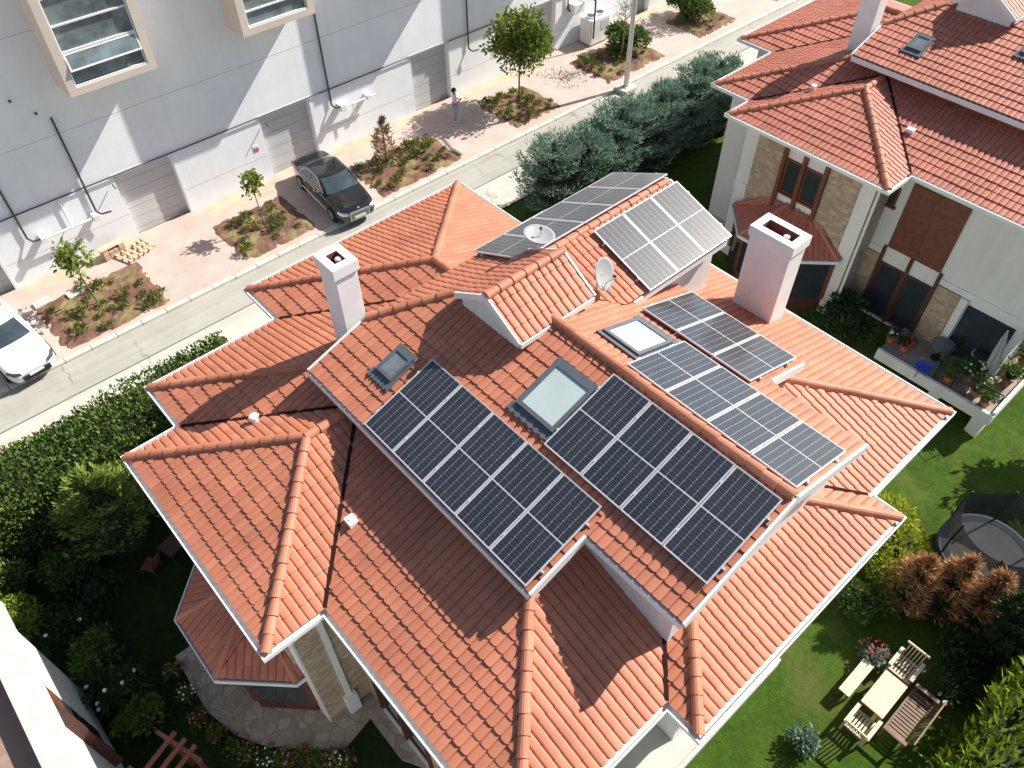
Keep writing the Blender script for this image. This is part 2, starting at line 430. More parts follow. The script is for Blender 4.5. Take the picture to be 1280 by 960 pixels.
# sandy earth strip along the wall, wavy edge
mb = MB()
x = -40.0
prev = 30.5
while x < 60:
    nx = x+.6; ny = 30.45+R.uniform(-.35, .35)
    if not any(a-.2 < x < b+.2 for a, b in ((-1.4, 1.1), (6.25, 8.7), (12.9, 15.4), (21.2, 23.5), (28.7, 31))):
        mb.quad((x, prev, .104), (nx, ny, .104), (nx, 31.34, .106), (x, 31.34, .106))
    x, prev = nx, ny
struct(mb.build('sandy_strip', 'earth'))
BEDS = [(1.1, 5.5, 26.4, 29.8), (8.7, 12.35, 26.5, 29.85), (15.55, 20.45, 26.35, 29.5), (23.9, 27.2, 26.65, 29.8), (30.5, 35.4, 26.6, 29.9), (38.3, 42.0, 26.7, 29.7), (45.5, 49.5, 26.7, 29.7)]
for (a, b, c, d) in BEDS:
    mb = MB(); nx, ny = 22, 16
    def hz(i, j):
        e = min(i, nx-i, j, ny-j)
        return .085+.075*min(1, e/2.5)+(R.uniform(-.025, .025) if e > 0 else 0)
    P = [[(a+(b-a)*i/nx+(R.uniform(-.05, .05) if 0 < i < nx else R.uniform(-.015, .015)), c+(d-c)*j/ny+(R.uniform(-.05, .05) if 0 < j < ny else R.uniform(-.015, .015)), hz(i, j)) for i in range(nx+1)] for j in range(ny+1)]
    for j in range(ny):
        for i in range(nx): mb.quad(P[j][i], P[j][i+1], P[j+1][i+1], P[j+1][i])
    struct(mb.build('soil', 'soil'))
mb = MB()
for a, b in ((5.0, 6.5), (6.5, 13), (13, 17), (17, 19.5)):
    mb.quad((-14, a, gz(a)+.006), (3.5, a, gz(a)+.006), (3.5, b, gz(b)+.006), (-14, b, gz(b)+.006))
o_ = mb.build('lawn_shade_sheet', 'lawn_shade'); o_['kind'] = 'stuff'  # dark sheet laid over the lawn, garden shade put into its colour
# stone paved patio round the bay window
def flat(name, poly, z0, z1, m):
    b = MB(); b.prism(poly, z0, z1); return struct(b.build(name, m))
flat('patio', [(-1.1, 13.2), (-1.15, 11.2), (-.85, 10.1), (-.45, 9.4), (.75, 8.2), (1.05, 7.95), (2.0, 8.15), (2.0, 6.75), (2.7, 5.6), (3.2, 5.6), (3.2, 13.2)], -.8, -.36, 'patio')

# ------------------------------------------------------------------ factory
FY = 31.35
DOORS = [(-1.4, 1.06), (6.25, 8.70), (12.9, 15.42), (21.2, 23.53), (28.7, 31.0)]
fac = thing('factory_building', 'long white factory wall with grey shutters and beige boxed windows along the road', 'factory', (12, FY, 0))
OX, OY = -12, -FY
def fl(o): return o
mb = MB(); FX0, FX1, FH = -45, 75, 15.5
cuts = sorted(DOORS+[(37.3, 38.9)])
x = FX0
for a, b in cuts:
    mb.box(x+OX, a+OX, 0, .32, 0, 3.0); x = b
mb.box(x+OX, FX1+OX, 0, .32, 0, 3.0)
mb.box(FX0+OX, FX1+OX, 0, .32, 3.0, FH)
mb.box(FX0+OX, FX1+OX, .36, 20, 0, FH-.3)
mb.build('wall', 'fwall', fac)
for z in (1.2, 5.42, 9.1, 12.8):
    mb = MB()
    if z < 3:
        x = FX0
        for a, b in cuts: mb.box(x+OX, a+OX-.02, -.004, .01, z-.012, z+.012); x = b+.02
        mb.box(x+OX, FX1+OX, -.004, .01, z-.012, z+.012)
    else: mb.box(FX0+OX, FX1+OX, -.004, .01, z-.012, z+.012)
    mb.build('wall_joint', 'door_gray', fac)
for a, b in DOORS+[(37.3, 38.9)]:
    mb = MB(); n = 12
    for k in range(n):
        z0, z1 = 3.0*k/n, 3.0*(k+1)/n
        mb.box(a+OX, b+OX, .285 if k % 2 else .292, .34, z0, z1-.008)
    mb.build('roller_shutter', 'door_gray' if a < 37 else 'canvas', fac)
    fr = MB(); fr.box(b+OX-.0, b+OX+.10, -.02, .0, 0, 3.1); fr.box(a+OX-.1, b+OX, -.02, .0, 3.0, 3.1)
    fr.build('door_surround', 'white', fac)
for cx in (-.2, 7.415, 14.24, 22.4, 30.0):
    x0, x1, z0, z1, D = cx-1.635+OX, cx+1.635+OX, 7.15, 14.6, 1.4
    mb = MB(); t = .3
    mb.box(x0, x0+t, -D, 0, z0, z1); mb.box(x1-t, x1, -D, 0, z0, z1); mb.box(x0+t, x1-t, -D, 0, z0, z0+.26); mb.box(x0+t, x1-t, -D, 0, z1-.3, z1)
    w = mb.build('window_bay', 'fframe', fac)
    g = MB(); g.box(x0+t, x1-t, -D+.16, -D+.18, z0+.26, z1-.3); g.build('pane', 'glass_f', w)
    f = MB()
    f.box(x0+t, x1-t, -D+.02, -D+.13, z0+.26, z0+.33)
    for z in (8.0, 8.62, 9.5, 10.4, 11.2, 12.1, 13): f.box(x0+t, x1-t, -D+.08, -D+.145, z-.03, z+.03)
    for xx in (x0+t+.03, x1-t-.03): f.box(xx-.025, xx+.025, -D+.085, -D+.15, z0+.33, z1-.3)
    f.build('glazing_bar', 'white', w)
    c = MB(); c.box(x0+.75, x0+1.15, -D+.3, -D+.34, z0+.3, z0+.75); c.box(x0+1.5, x0+2.0, -D+.3, -D+.35, z0+.26, z0+.9)
    c.build('window_blind', 'white', w)
# open sash of the near window
sash = MB()
for (a, b, c, d) in ((0, 2.6, .0, .06), (0, 2.6, .54, .6), (0, .06, .06, .54), (2.54, 2.6, .06, .54)): sash.box(a, b, -.02, .02, c, d)
so = sash.build('open_sash', 'white', fac, (7.415-1.3+OX, -1.46, 8.0)); so.rotation_euler = (rad(-16), 0, 0)
sg = MB(); sg.box(.06, 2.54, -.006, .006, .06, .54); sg.build('pane', 'glass_f', so)
# conduits
mb = MB(); mb.cyl((FX0+OX, -.07, 3.08), (33+OX, -.07, 3.08), .03, n=6); mb.build('conduit', 'dark', fac)
for x, zt, zb in ((5.1, 6.1, 1.95), (2.36, 9.0, 2.0), (16.5, 6.6, 2.3), (24.8, 6.5, 2.3), (31.9, 6.5, 2.2)):
    mb = MB(); mb.tube([(x+OX, -.07, zt), (x+OX, -.07, zb), (x+OX+.12, -.22, zb-.12), (x+OX+.5, -.3, zb-.12)], .04, 6); mb.build('drain_pipe', 'dark', fac)
mb = MB(); mb.tube([(2.8+OX, -.3, 1.85), (5.0+OX, -.3, 1.85)], .05, 8); mb.tube([(4.0+OX, -.07, 3.0), (4.0+OX, -.07, 1.9), (4.0+OX, -.3, 1.86)], .03, 6)
mb.box(2.75+OX, 2.95+OX, -.42, 0, 1.72, 1.95); mb.box(4.85+OX, 5.05+OX, -.42, 0, 1.72, 1.95); mb.build('pipe_run', 'white', fac)
mb = MB(); mb.tube([(16.9+OX, -.28, 2.1), (18.8+OX, -.28, 2.1)], .05, 8); mb.box(16.8+OX, 17.05+OX, -.4, 0, 1.95, 2.25); mb.box(18.3+OX, 18.5+OX, -.36, 0, 2.0, 2.2); mb.tube([(17.5+OX, -.28, 2.05), (17.5+OX, -.28, 1.5)], .03, 6); mb.build('pipe_run', 'white', fac)
for x, z in ((9.0, 2.75), (16.0, 2.75)):
    mb = MB(); mb.tube([(x-2.9+OX, -.07, z), (x-2.9+OX, -.35, z-.05)], .03, 6); mb.build('pipe_stub', 'dark', fac)
mb = MB()
for x, z in ((4.1, 7.1), (4.7, 6.4)): mb.cyl((x+OX, 0, z), (x+OX, -.06, z), .05, n=8)
mb.build('vent_hole', 'dark', fac)
for k, (x, z) in enumerate(((12.4, 1.75), (33.6, 2.3))):
    mb = MB(); mb.box(x+OX-.12, x+OX+.12, -.02, -.003, z-.18, z+.0, 0); mb.box(x+OX-.12, x+OX+.12, -.02, -.003, z, z+.12, 1)
    if k == 0: mb.build('warning_plate', ['pink', 'white'], fac)
mb = MB(); mb.box(32.0+OX, 32.8+OX, -.5, 0, 2.0, 2.5); mb.build('wall_box', 'white', fac, bevel=.02)
# ---- outdoor unit standing against the wall
u = thing('air_conditioner', 'white outdoor air conditioning unit with two round fans on top, by the factory wall', 'air conditioner', (33.6, 30.75, .1))
mb = MB(); mb.box(-.75, .75, -.45, .45, .08, 1.45); mb.build('casing', 'white', u, bevel=.03)
for x in (-.36, .36):
    mb = MB(); mb.cyl((x, 0, 1.45), (x, 0, 1.56), .3, .28, 16); f = mb.build('fan_housing', 'white', u)
    mb = MB(); mb.cyl((x, 0, 1.52), (x, 0, 1.575), .23, .23, 16); mb.build('fan_grille', 'dark', f)
mb = MB()
for k in range(8): mb.box(.0, .68, -.462, -.452, .75+k*.07, .79+k*.07)
mb.build('intake_grille', 'door_gray', u)
mb = MB(); mb.tube([(-.62, -.52, .5), (-.62, -.52, 2.6), (-.62, .5, 2.7)], .05, 8); mb.build('refrigerant_pipe', 'dark', u)

# ------------------------------------------------------------------ lamp post
p = thing('street_lamp', 'tall pale grey lamp post on a square white concrete footing at the kerb', 'lamp post', (30.9, 25.75, 0))
mb = MB(); mb.cyl((0, 0, .2), (0, 0, 9.5), .14, .08, 14); mb.build('pole', 'pole', p, smooth=True)
mb = MB(); mb.box(-.5, .5, -.4, .4, 0, .22); mb.build('footing', 'kerb', p, bevel=.02)
mb = MB(); mb.box(-.2, .2, -.2, .2, .22, .26); mb.build('base_plate', 'pole', p)
mb = MB(); mb.bar((0, 0, 9.4), (0, -1.4, 9.7), .08, .08); mb.box(-.14, .14, -1.9, -1.2, 9.66, 9.78); mb.build('lamp_head', 'pole', p)

# ------------------------------------------------------------------ cars
def section_loft(mb, secs, mi=0):
    n = len(secs[0])
    base = len(mb.v); vs = [p for s in secs for p in s]; fs = []
    for k in range(len(secs)-1):
        for i in range(n-1):
            fs.append((k*n+i, k*n+i+1, (k+1)*n+i+1, (k+1)*n+i))
    fs.append(tuple(range(n))[::-1]); fs.append(tuple(range((len(secs)-1)*n, len(secs)*n)))
    mb.add(vs, fs, mi)

def car(name, label, loc, rz, paint, L, W, Ht, dark):
    c = thing(name, label, 'car', loc, rz)
    h = L/2; w = W/2; g = .17
    # local y: front at -h
    # (y, half width, belt height, hood crown)
    st = [(-h, .62*w, .62, 0), (-h+.06, .80*w, .70, .02), (-h+.25, .93*w, .77, .04), (-h+.6, .985*w, .84, .055), (-h+1.25, w, .93, .06), (-h+1.7, w, .97, .06),
          (0, w, .97, .06), (h-1.5, w, .99, .05), (h-.9, .985*w, 1.0, .05), (h-.4, .95*w, 1.0, .045), (h-.12, .86*w, .97, .03), (h, .70*w, .86, 0)]
    secs = []
    for y, hw, zb, cr in st:
        lo = .30 if abs(y) > h-.1 else .22
        secs.append([(-hw*.90, y, lo), (-hw*.985, y, lo+.12), (-hw, y, (lo+zb)/2), (-hw*.985, y, zb-.12), (-hw*.93, y, zb-.02), (-hw*.70, y, zb+cr*.6), (0, y, zb+cr),
                     (hw*.70, y, zb+cr*.6), (hw*.93, y, zb-.02), (hw*.985, y, zb-.12), (hw, y, (lo+zb)/2), (hw*.985, y, lo+.12), (hw*.90, y, lo)])
    mb = MB(); section_loft(mb, secs)
    body = mb.build('body', paint, c, smooth=True)
    s = body.modifiers.new('s', 'SUBSURF'); s.levels = s.render_levels = 2
    # cabin
    yb0, yt0, yt1, yb1 = -h+1.42, -h+2.15, h-1.75, h-.72
    zb, zt = .97, Ht
    def ring(f):   # f 0 belt 1 roof
        y0 = yb0+(yt0-yb0)*f; y1 = yb1+(yt1-yb1)*f; z = zb+(zt-zb)*f
        ww = w*(.90-.18*f)
        return y0, y1, z, ww
    def pt(u, v, f):  # u -1..1 across, v 0..1 front to rear
        y0, y1, z, ww = ring(f)
        bow = .10*(1-u*u)
        if v == 0: y = y0-bow
        elif v == 1: y = y1+bow*.7
        else: y = y0+(y1-y0)*v
        return Vector((u*ww, y, z))
    mb = MB()
    us = [-1, -.6, 0, .6, 1]; vsn = [0, .25, .5, .75, 1]
    per = [(u, 0) for u in us]+[(1, v) for v in vsn[1:-1]]+[(u, 1) for u in us[::-1]]+[(-1, v) for v in vsn[1:-1][::-1]]
    n = len(per); lv = [0, .5, .94, 1.0]; vv = []
    for f in lv:
        for (u, v) in per:
            q = pt(u, v, min(f, .97))
            if f == 1.0: q = Vector((q.x*.86, (q.y-.15)*.93+.15, zt))
            vv.append(q)
    ff = []
    for k in range(len(lv)-1):
        for i in range(n): ff.append((k*n+i, k*n+(i+1) % n, (k+1)*n+(i+1) % n, (k+1)*n+i))
    top = len(vv); vv.append(Vector((0, (yt0+yt1)/2, zt+.035)))
    for i in range(n): ff.append((2*n+n+i, 2*n+n+(i+1) % n, top))
    mb.add(vv, ff)
    cab = mb.build('roof', paint, c, smooth=True)
    # windows, slightly proud panes
    def pane(nm, rows, off):
        m = MB(); k = len(rows[0])
        cen = Vector((0, .1, .6))
        vs = []
        for r in rows:
            for (u, v, f) in r:
                q = pt(u, v, f); d = Vector(off); vs.append(q+d)
        fs = []
        for j in range(len(rows)-1):
            for i in range(k-1): fs.append((j*k+i, j*k+i+1, (j+1)*k+i+1, (j+1)*k+i))
        m.add(vs, fs); o = m.build(nm, 'carglass', c, smooth=True); return o
    uu = [-.88, -.5, 0, .5, .88]
    pane('windscreen', [[(u, 0, f) for u in uu] for f in (.02, .5, .90)], (0, -.012, .012))
    pane('rear_window', [[(u, 1, f) for u in uu] for f in (.12, .5, .88)], (0, .012, .012))
    for sgn in (-1, 1):
        for v0, v1 in ((.10, .47), (.52, .84)):
            o = pane('side_window', [[(sgn, v0+(v1-v0)*k/3, f) for k in range(4)] for f in (.12, .5, .86)], (sgn*.014, 0, .004))
        # chrome / trim line around the glass
        m = MB()
        pth = [pt(sgn, v, .05)+Vector((sgn*.02, 0, 0)) for v in (.06, .3, .6, .88)]+[pt(sgn, v, .92)+Vector((sgn*.022, 0, 0)) for v in (.86, .6, .3, .08)]
        pth.append(pth[0]); m.tube(pth, .016, 5); m.build('window_trim', 'chrome' if dark else paint, c)
        m = MB(); m.tube([(sgn*(w+.004), -h+1.3, .34), (sgn*(w+.006), h-1.3, .36)], .018, 5); m.build('sill_trim', 'chrome' if dark else 'rubber', c)
        m = MB(); y = yb0+.32; m.blob((sgn*(w+.10), y, 1.03), .10, .06, .075, 10, 6); m.bar((sgn*(w-.08), y+.02, .99), (sgn*(w+.05), y, 1.01), .05, .04); m.build('wing_mirror', paint, c, smooth=True)
        for yy in (-.28, .62):
            m = MB(); m.tube([(sgn*(w+.012), yy, .83), (sgn*(w+.012), yy+.2, .835)], .016, 5); m.build('door_handle', 'chrome' if dark else paint, c)
        for yy in (-h+.92, h-1.0):
            m = MB(); m.cyl((sgn*(w-.20), yy, .33), (sgn*(w+.012), yy, .33), .335, n=22); wh = m.build('wheel', 'rubber', c)
            m = MB(); m.cyl((sgn*(w+.006), yy, .33), (sgn*(w+.02), yy, .33), .225, n=18); m.build('rim', 'chrome', wh)
        # headlight wraps the corner
        m = MB()
        hl = [(sgn*.52*w, -h-.005, .60), (sgn*.80*w, -h+.10, .62), (sgn*.945*w, -h+.34, .69), (sgn*.90*w, -h+.36, .785), (sgn*.74*w, -h+.16, .745), (sgn*.54*w, -h+.05, .70)]
        cc = Vector((sgn*.76*w, -h+.10, .68)); hv = [Vector(p)+Vector((sgn*.01, -.035, .02)) for p in hl]+[cc+Vector((sgn*.015, -.05, .025))]
        m.add(hv, [(i, (i+1) % 6, 6) for i in range(6)]); m.build('headlight', 'chrome' if dark else 'carglass', c)
        m = MB(); m.box(sgn*.62*w-.2, sgn*.62*w+.2, h-.07, h-.02, .74, .86); m.build('tail_light', 'red', c)
    # grille and bumper
    m = MB()
    gw = .46*w if dark else .55*w; gz0, gz1 = (.36, .70) if dark else (.30, .50)
    m.box(-gw, gw, -h-.03, -h+.06, gz0, gz1); gr = m.build('grille', 'rubber', c)
    m = MB()
    if dark:
        for k in range(5): m.box(-gw+.02, gw-.02, -h-.045, -h-.03, gz0+.04+k*.062, gz0+.055+k*.062)
        m.box(-gw-.03, gw+.03, -h-.045, -h-.01, gz1, gz1+.035); m.box(-gw-.03, gw+.03, -h-.045, -h-.01, gz0-.03, gz0); m.box(-gw-.03, -gw, -h-.045, -h-.01, gz0, gz1); m.box(gw, gw+.03, -h-.045, -h-.01, gz0, gz1)
        m.cyl((0, -h+.04, .74), (0, -h+.04, .80), .008, n=6); m.cyl((0, -h+.035, .83), (0, -h+.045, .83), .045, n=14)
    else:
        m.box(-gw*.9, gw*.9, -h-.04, -h-.03, gz1+.12, gz1+.135)
    m.build('grille_bar', 'chrome', gr)
    m = MB(); m.box(-.26, .26, -h-.065, -h-.046, .40 if dark else .46, .51 if dark else .57); m.build('number_plate', 'plate', c)
    m = MB(); m.box(-.26, .26, h-.02, h+.012, .62, .73); m.build('number_plate', 'plate', c)
    m = MB(); m.bar((-.5*w, yb0-.04, .985), (.05*w, yb0+.05, 1.03), .02, .02); m.bar((.0*w, yb0-.07, .99), (.55*w, yb0+.05, 1.03), .02, .02); m.build('wiper', 'rubber', c)
    m = MB(); m.box(-.12, .12, -.02, .02, 0, .14); m.build('rear_view_mirror', 'rubber', c, (0, yt0-.1, Ht-.22))
    return c
car('black_car', 'black saloon car with chrome grille parked between two planting beds', (14.06, 28.0, .1), rad(-5.5), 'carblack', 4.95, 1.88, 1.46, True)
car('white_car', 'white saloon car parked at the left end of the pavement', (-.22, 28.0, .1), rad(6.5), 'carwhite', 4.63, 1.80, 1.45, False)
# ------------------------------------------------------------------ tiled roofs
TW, TL, LIFT = .20, .335, .026
PROF = [(0, 0), (.10, .024), (.22, .032), (.5, .035), (.78, .032), (.90, .024), (1, 0)]
FRONT = [.024, .006, -.003, -.006, -.003, .006, .024]
def clip_poly(subj, clip):
    out = subj
    m = len(clip)
    for i in range(m):
        ax, ay = clip[i]; bx, by = clip[(i+1) % m]
        inp = out; out = []
        if not inp: return []
        def side(p): return (bx-ax)*(p[1]-ay)-(by-ay)*(p[0]-ax)
        for j in range(len(inp)):
            P, Q = inp[j], inp[(j+1) % len(inp)]
            sp, sq = side(P), side(Q)
            if sp >= -1e-9: out.append(P)
            if (sp > 1e-9 and sq < -1e-9) or (sp < -1e-9 and sq > 1e-9):
                t = sp/(sp-sq); out.append((P[0]+(Q[0]-P[0])*t, P[1]+(Q[1]-P[1])*t))
    return out
def tile_face(mb, poly, fine=True, tone=0.0):
    P = [Vector(p) for p in poly]
    nrm = Vector((0, 0, 0))
    for i in range(len(P)): nrm += (P[i]).cross(P[(i+1) % len(P)])
    nrm.normalize()
    if nrm.z < 0: P.reverse(); nrm = -nrm
    u = Vector((0, 0, 1)).cross(nrm).normalized()     # horizontal
    s = nrm.cross(u).normalized()                     # up the slope
    if s.z < 0: s = -s; u = -u
    low = min(P, key=lambda p: p.z); O = low
    q = [((p-O).dot(u), (p-O).dot(s)) for p in P]
    ar = sum(q[i][0]*q[(i+1) % len(q)][1]-q[(i+1) % len(q)][0]*q[i][1] for i in range(len(q)))
    if ar < 0: q.reverse()
    u0 = min(a for a, b in q); u1 = max(a for a, b in q); s1m = max(b for a, b in q)
    ph = (O.dot(u)/TW) % 1.0
    k0 = int(math.floor(u0/TW))-1; k1 = int(math.ceil(u1/TW))+1
    rows = int(math.ceil(s1m/TL))+1
    pr = PROF; npf = len(pr)
    for r in range(rows):
        sa, sb = r*TL, (r+1)*TL
        wob = R.uniform(-.004, .004)
        for k in range(k0, k1):
            ub = (k-ph+.0)*TW
            if ub > u1 or ub+TW < u0: continue
            tv = min(1, max(0, R.gauss(.5+tone, .22)))
            if R.random() < .03: tv *= .25
            dz = R.uniform(-.004, .004)+wob; df = R.uniform(-.006, .006)
            for j in range(npf-1):
                a0, h0 = pr[j]; a1, h1 = pr[j+1]
                ua, uc = ub+a0*TW, ub+a1*TW
                fa, fc = sa+FRONT[j]+df, sa+FRONT[j+1]+df
                quad = [(ua, fa), (uc, fc), (uc, sb+.05), (ua, sb+.05)]
                pg = clip_poly(quad, q)
                if len(pg) < 3: continue
                def hh(p, pa=h0, pb=h1):
                    t = (p[0]-ua)/(uc-ua)
                    return pa+(pb-pa)*t+LIFT*(sb-p[1])/TL+dz
                vs = [O+u*p[0]+s*p[1]+nrm*hh(p) for p in pg]
                mb.add(vs, [tuple(range(len(vs)))], 0, tv)
                # front lip
                bot = [p for p in pg if abs(p[1]-(fa+(fc-fa)*(p[0]-ua)/(uc-ua))) < 1e-6]
                if len(bot) >= 2:
                    bot.sort(); A, B = bot[0], bot[-1]
                    if B[0]-A[0] > 1e-5:
                        a_ = O+u*A[0]+s*A[1]; b_ = O+u*B[0]+s*B[1]
                        mb.add([a_+nrm*(hh(A)-LIFT-.02), b_+nrm*(hh(B)-LIFT-.02), b_+nrm*hh(B), a_+nrm*hh(A)], [(0, 1, 2, 3)], 0, tv*.8)
def ridge_mesh(p0, p1, r=.115):
    mb = MB(); p0, p1 = Vector(p0), Vector(p1); d = (p1-p0); L = d.length; d.normalize()
    a = d.cross(Vector((0, 0, 1))).normalized(); up = a.cross(d)
    if up.z < 0: up = -up
    n = max(1, int(round(L/.36))); st = L/n; K = 9
    for k in range(n):
        q0 = p0+d*(k*st-.03); q1 = p0+d*((k+1)*st+.02)
        tv = min(1, max(0, R.gauss(.5, .25))); j = Vector((R.uniform(-.006, .006), R.uniform(-.006, .006), R.uniform(-.004, .004)))
        vs = []
        for q, rr in ((q0, r*1.08), (q0, r*1.12), (q0+d*.05, r*1.10), (q1, r*.90)):
            for i in range(K):
                t = PI*(-.06+1.12*i/(K-1)); vs.append(q+j+a*rr*math.cos(t)+up*(rr*math.sin(t)*.92+.0))
        fs = [(b*K+i, b*K+i+1, (b+1)*K+i+1, (b+1)*K+i) for b in range(3) for i in range(K-1)]
        fs.append(tuple(range(K)))
        mb.add(vs, fs, 0, tv)
    if n:
        for q, sg in ((p0-d*.03, -1),): pass
    return mb
def ridge(p0, p1, parent, r=.115, dz=.03):
    o = ridge_mesh(Vector(p0)+Vector((0, 0, dz)), Vector(p1)+Vector((0, 0, dz)), r).build('ridge_cap', 'ridge', parent, attr=True); return o
def gutter(parent, pts, closed=False, w=.10):
    """pts: eave polyline; outside is on the right hand when walking"""
    mb = MB()
    n = len(pts)
    def off(i, k):
        dirs = []
        if closed or i > 0:
            a = Vector(pts[i-1]); b = Vector(pts[i]); dirs.append((b-a).normalized())
        if closed or i < n-1:
            a = Vector(pts[i]); b = Vector(pts[(i+1) % n]); dirs.append((b-a).normalized())
        ns = [Vector((d.y, -d.x, 0)) for d in dirs]
        p = Vector(pts[i])
        if len(ns) == 1: return p+ns[0]*k
        m = ns[0]+ns[1]; return p+m*(k/max(.2, (1+ns[0].dot(ns[1]))))
    rng = range(n if closed else n-1)
    for i in rng:
        j = (i+1) % n
        z = Vector((0, 0, 1))
        for (k0, k1, za, zb) in ((-.06, -.04, -.16, -.0), (-.04, w, -.13, -.11), (w, w+.035, -.13, -.005)):
            a0, a1, b0, b1 = off(i, k0), off(i, k1), off(j, k0), off(j, k1)
            mb.hexa([a0+z*za, b0+z*za, b1+z*za, a1+z*za, a0+z*zb, b0+z*zb, b1+z*zb, a1+z*zb])
    return mb.build('gutter', 'white', parent)
def slab(name, parent, poly, t=.16, out=.0, m='white', drop=.03):
    """white board under a tiled plane: poly 3D; pushes down by drop..drop+t"""
    P = [Vector(p) for p in poly]; n = len(P)
    mb = MB()
    vs = [p-Vector((0, 0, drop+t)) for p in P]+[p-Vector((0, 0, drop)) for p in P]
    c = sum(P, Vector())/n
    ar = sum(P[i].x*P[(i+1) % n].y-P[(i+1) % n].x*P[i].y for i in range(n))
    if ar < 0: P.reverse(); vs = [p-Vector((0, 0, drop+t)) for p in P]+[p-Vector((0, 0, drop)) for p in P]
    fs = [tuple(range(n))[::-1], tuple(range(n, 2*n))]+[(i, (i+1) % n, (i+1) % n+n, i+n) for i in range(n)]
    mb.add(vs, fs)
    return mb.build(name, m, parent)
def board(parent, a, b, h=.2, w=.05, name='fascia', top=.05):
    mb = MB(); z = Vector((0, 0, top-h/2)); mb.bar(Vector(a)+z, Vector(b)+z, w, h); return mb.build(name, 'white', parent)

T = .338; EZ = 5.96
RX, RZ = 9.2, 8.97
def wz(x): return RZ-T*(RX-x)
def ez(x): return RZ-T*(x-RX)
NS = .47
def nz(y): return RZ-NS*(y-10.85)
def sz(y): return RZ-T*(10.85-y)
def window_set(parent, x, y0, y1, z0, z1, face, n=2, frame='wood', pane='glass'):
    """window in a wall; face '-x','-y'; x is the wall plane coordinate"""
    mb = MB(); t = .07
    def bx(m, a0, a1, c0, c1, d0, d1, mi=0):
        if face == '-x': m.box(x-d1, x-d0, a0, a1, c0, c1, mi)
        elif face == '-y': m.box(a0, a1, x-d1, x-d0, c0, c1, mi)
        elif face == '+x': m.box(x+d0, x+d1, a0, a1, c0, c1, mi)
        else: m.box(a0, a1, x+d0, x+d1, c0, c1, mi)
    bx(mb, y0, y1, z0, z0+t, .0, .05); bx(mb, y0, y1, z1-t, z1, .0, .05)
    bx(mb, y0, y0+t, z0+t, z1-t, .0, .05); bx(mb, y1-t, y1, z0+t, z1-t, .0, .05)
    for k in range(1, n):
        yy = y0+(y1-y0)*k/n; bx(mb, yy-t/2, yy+t/2, z0+t, z1-t, .0, .045)
    w = mb.build('window', frame, parent)
    g = MB(); bx(g, y0+t, y1-t, z0+t, z1-t, .004, .018); g.build('pane', pane, w)
    s = MB(); bx(s, y0-.06, y1+.06, z0-.08, z0-.002, .0, .12); s.build('sill', frame if frame == 'wood' else 'plaster', w)
    return w

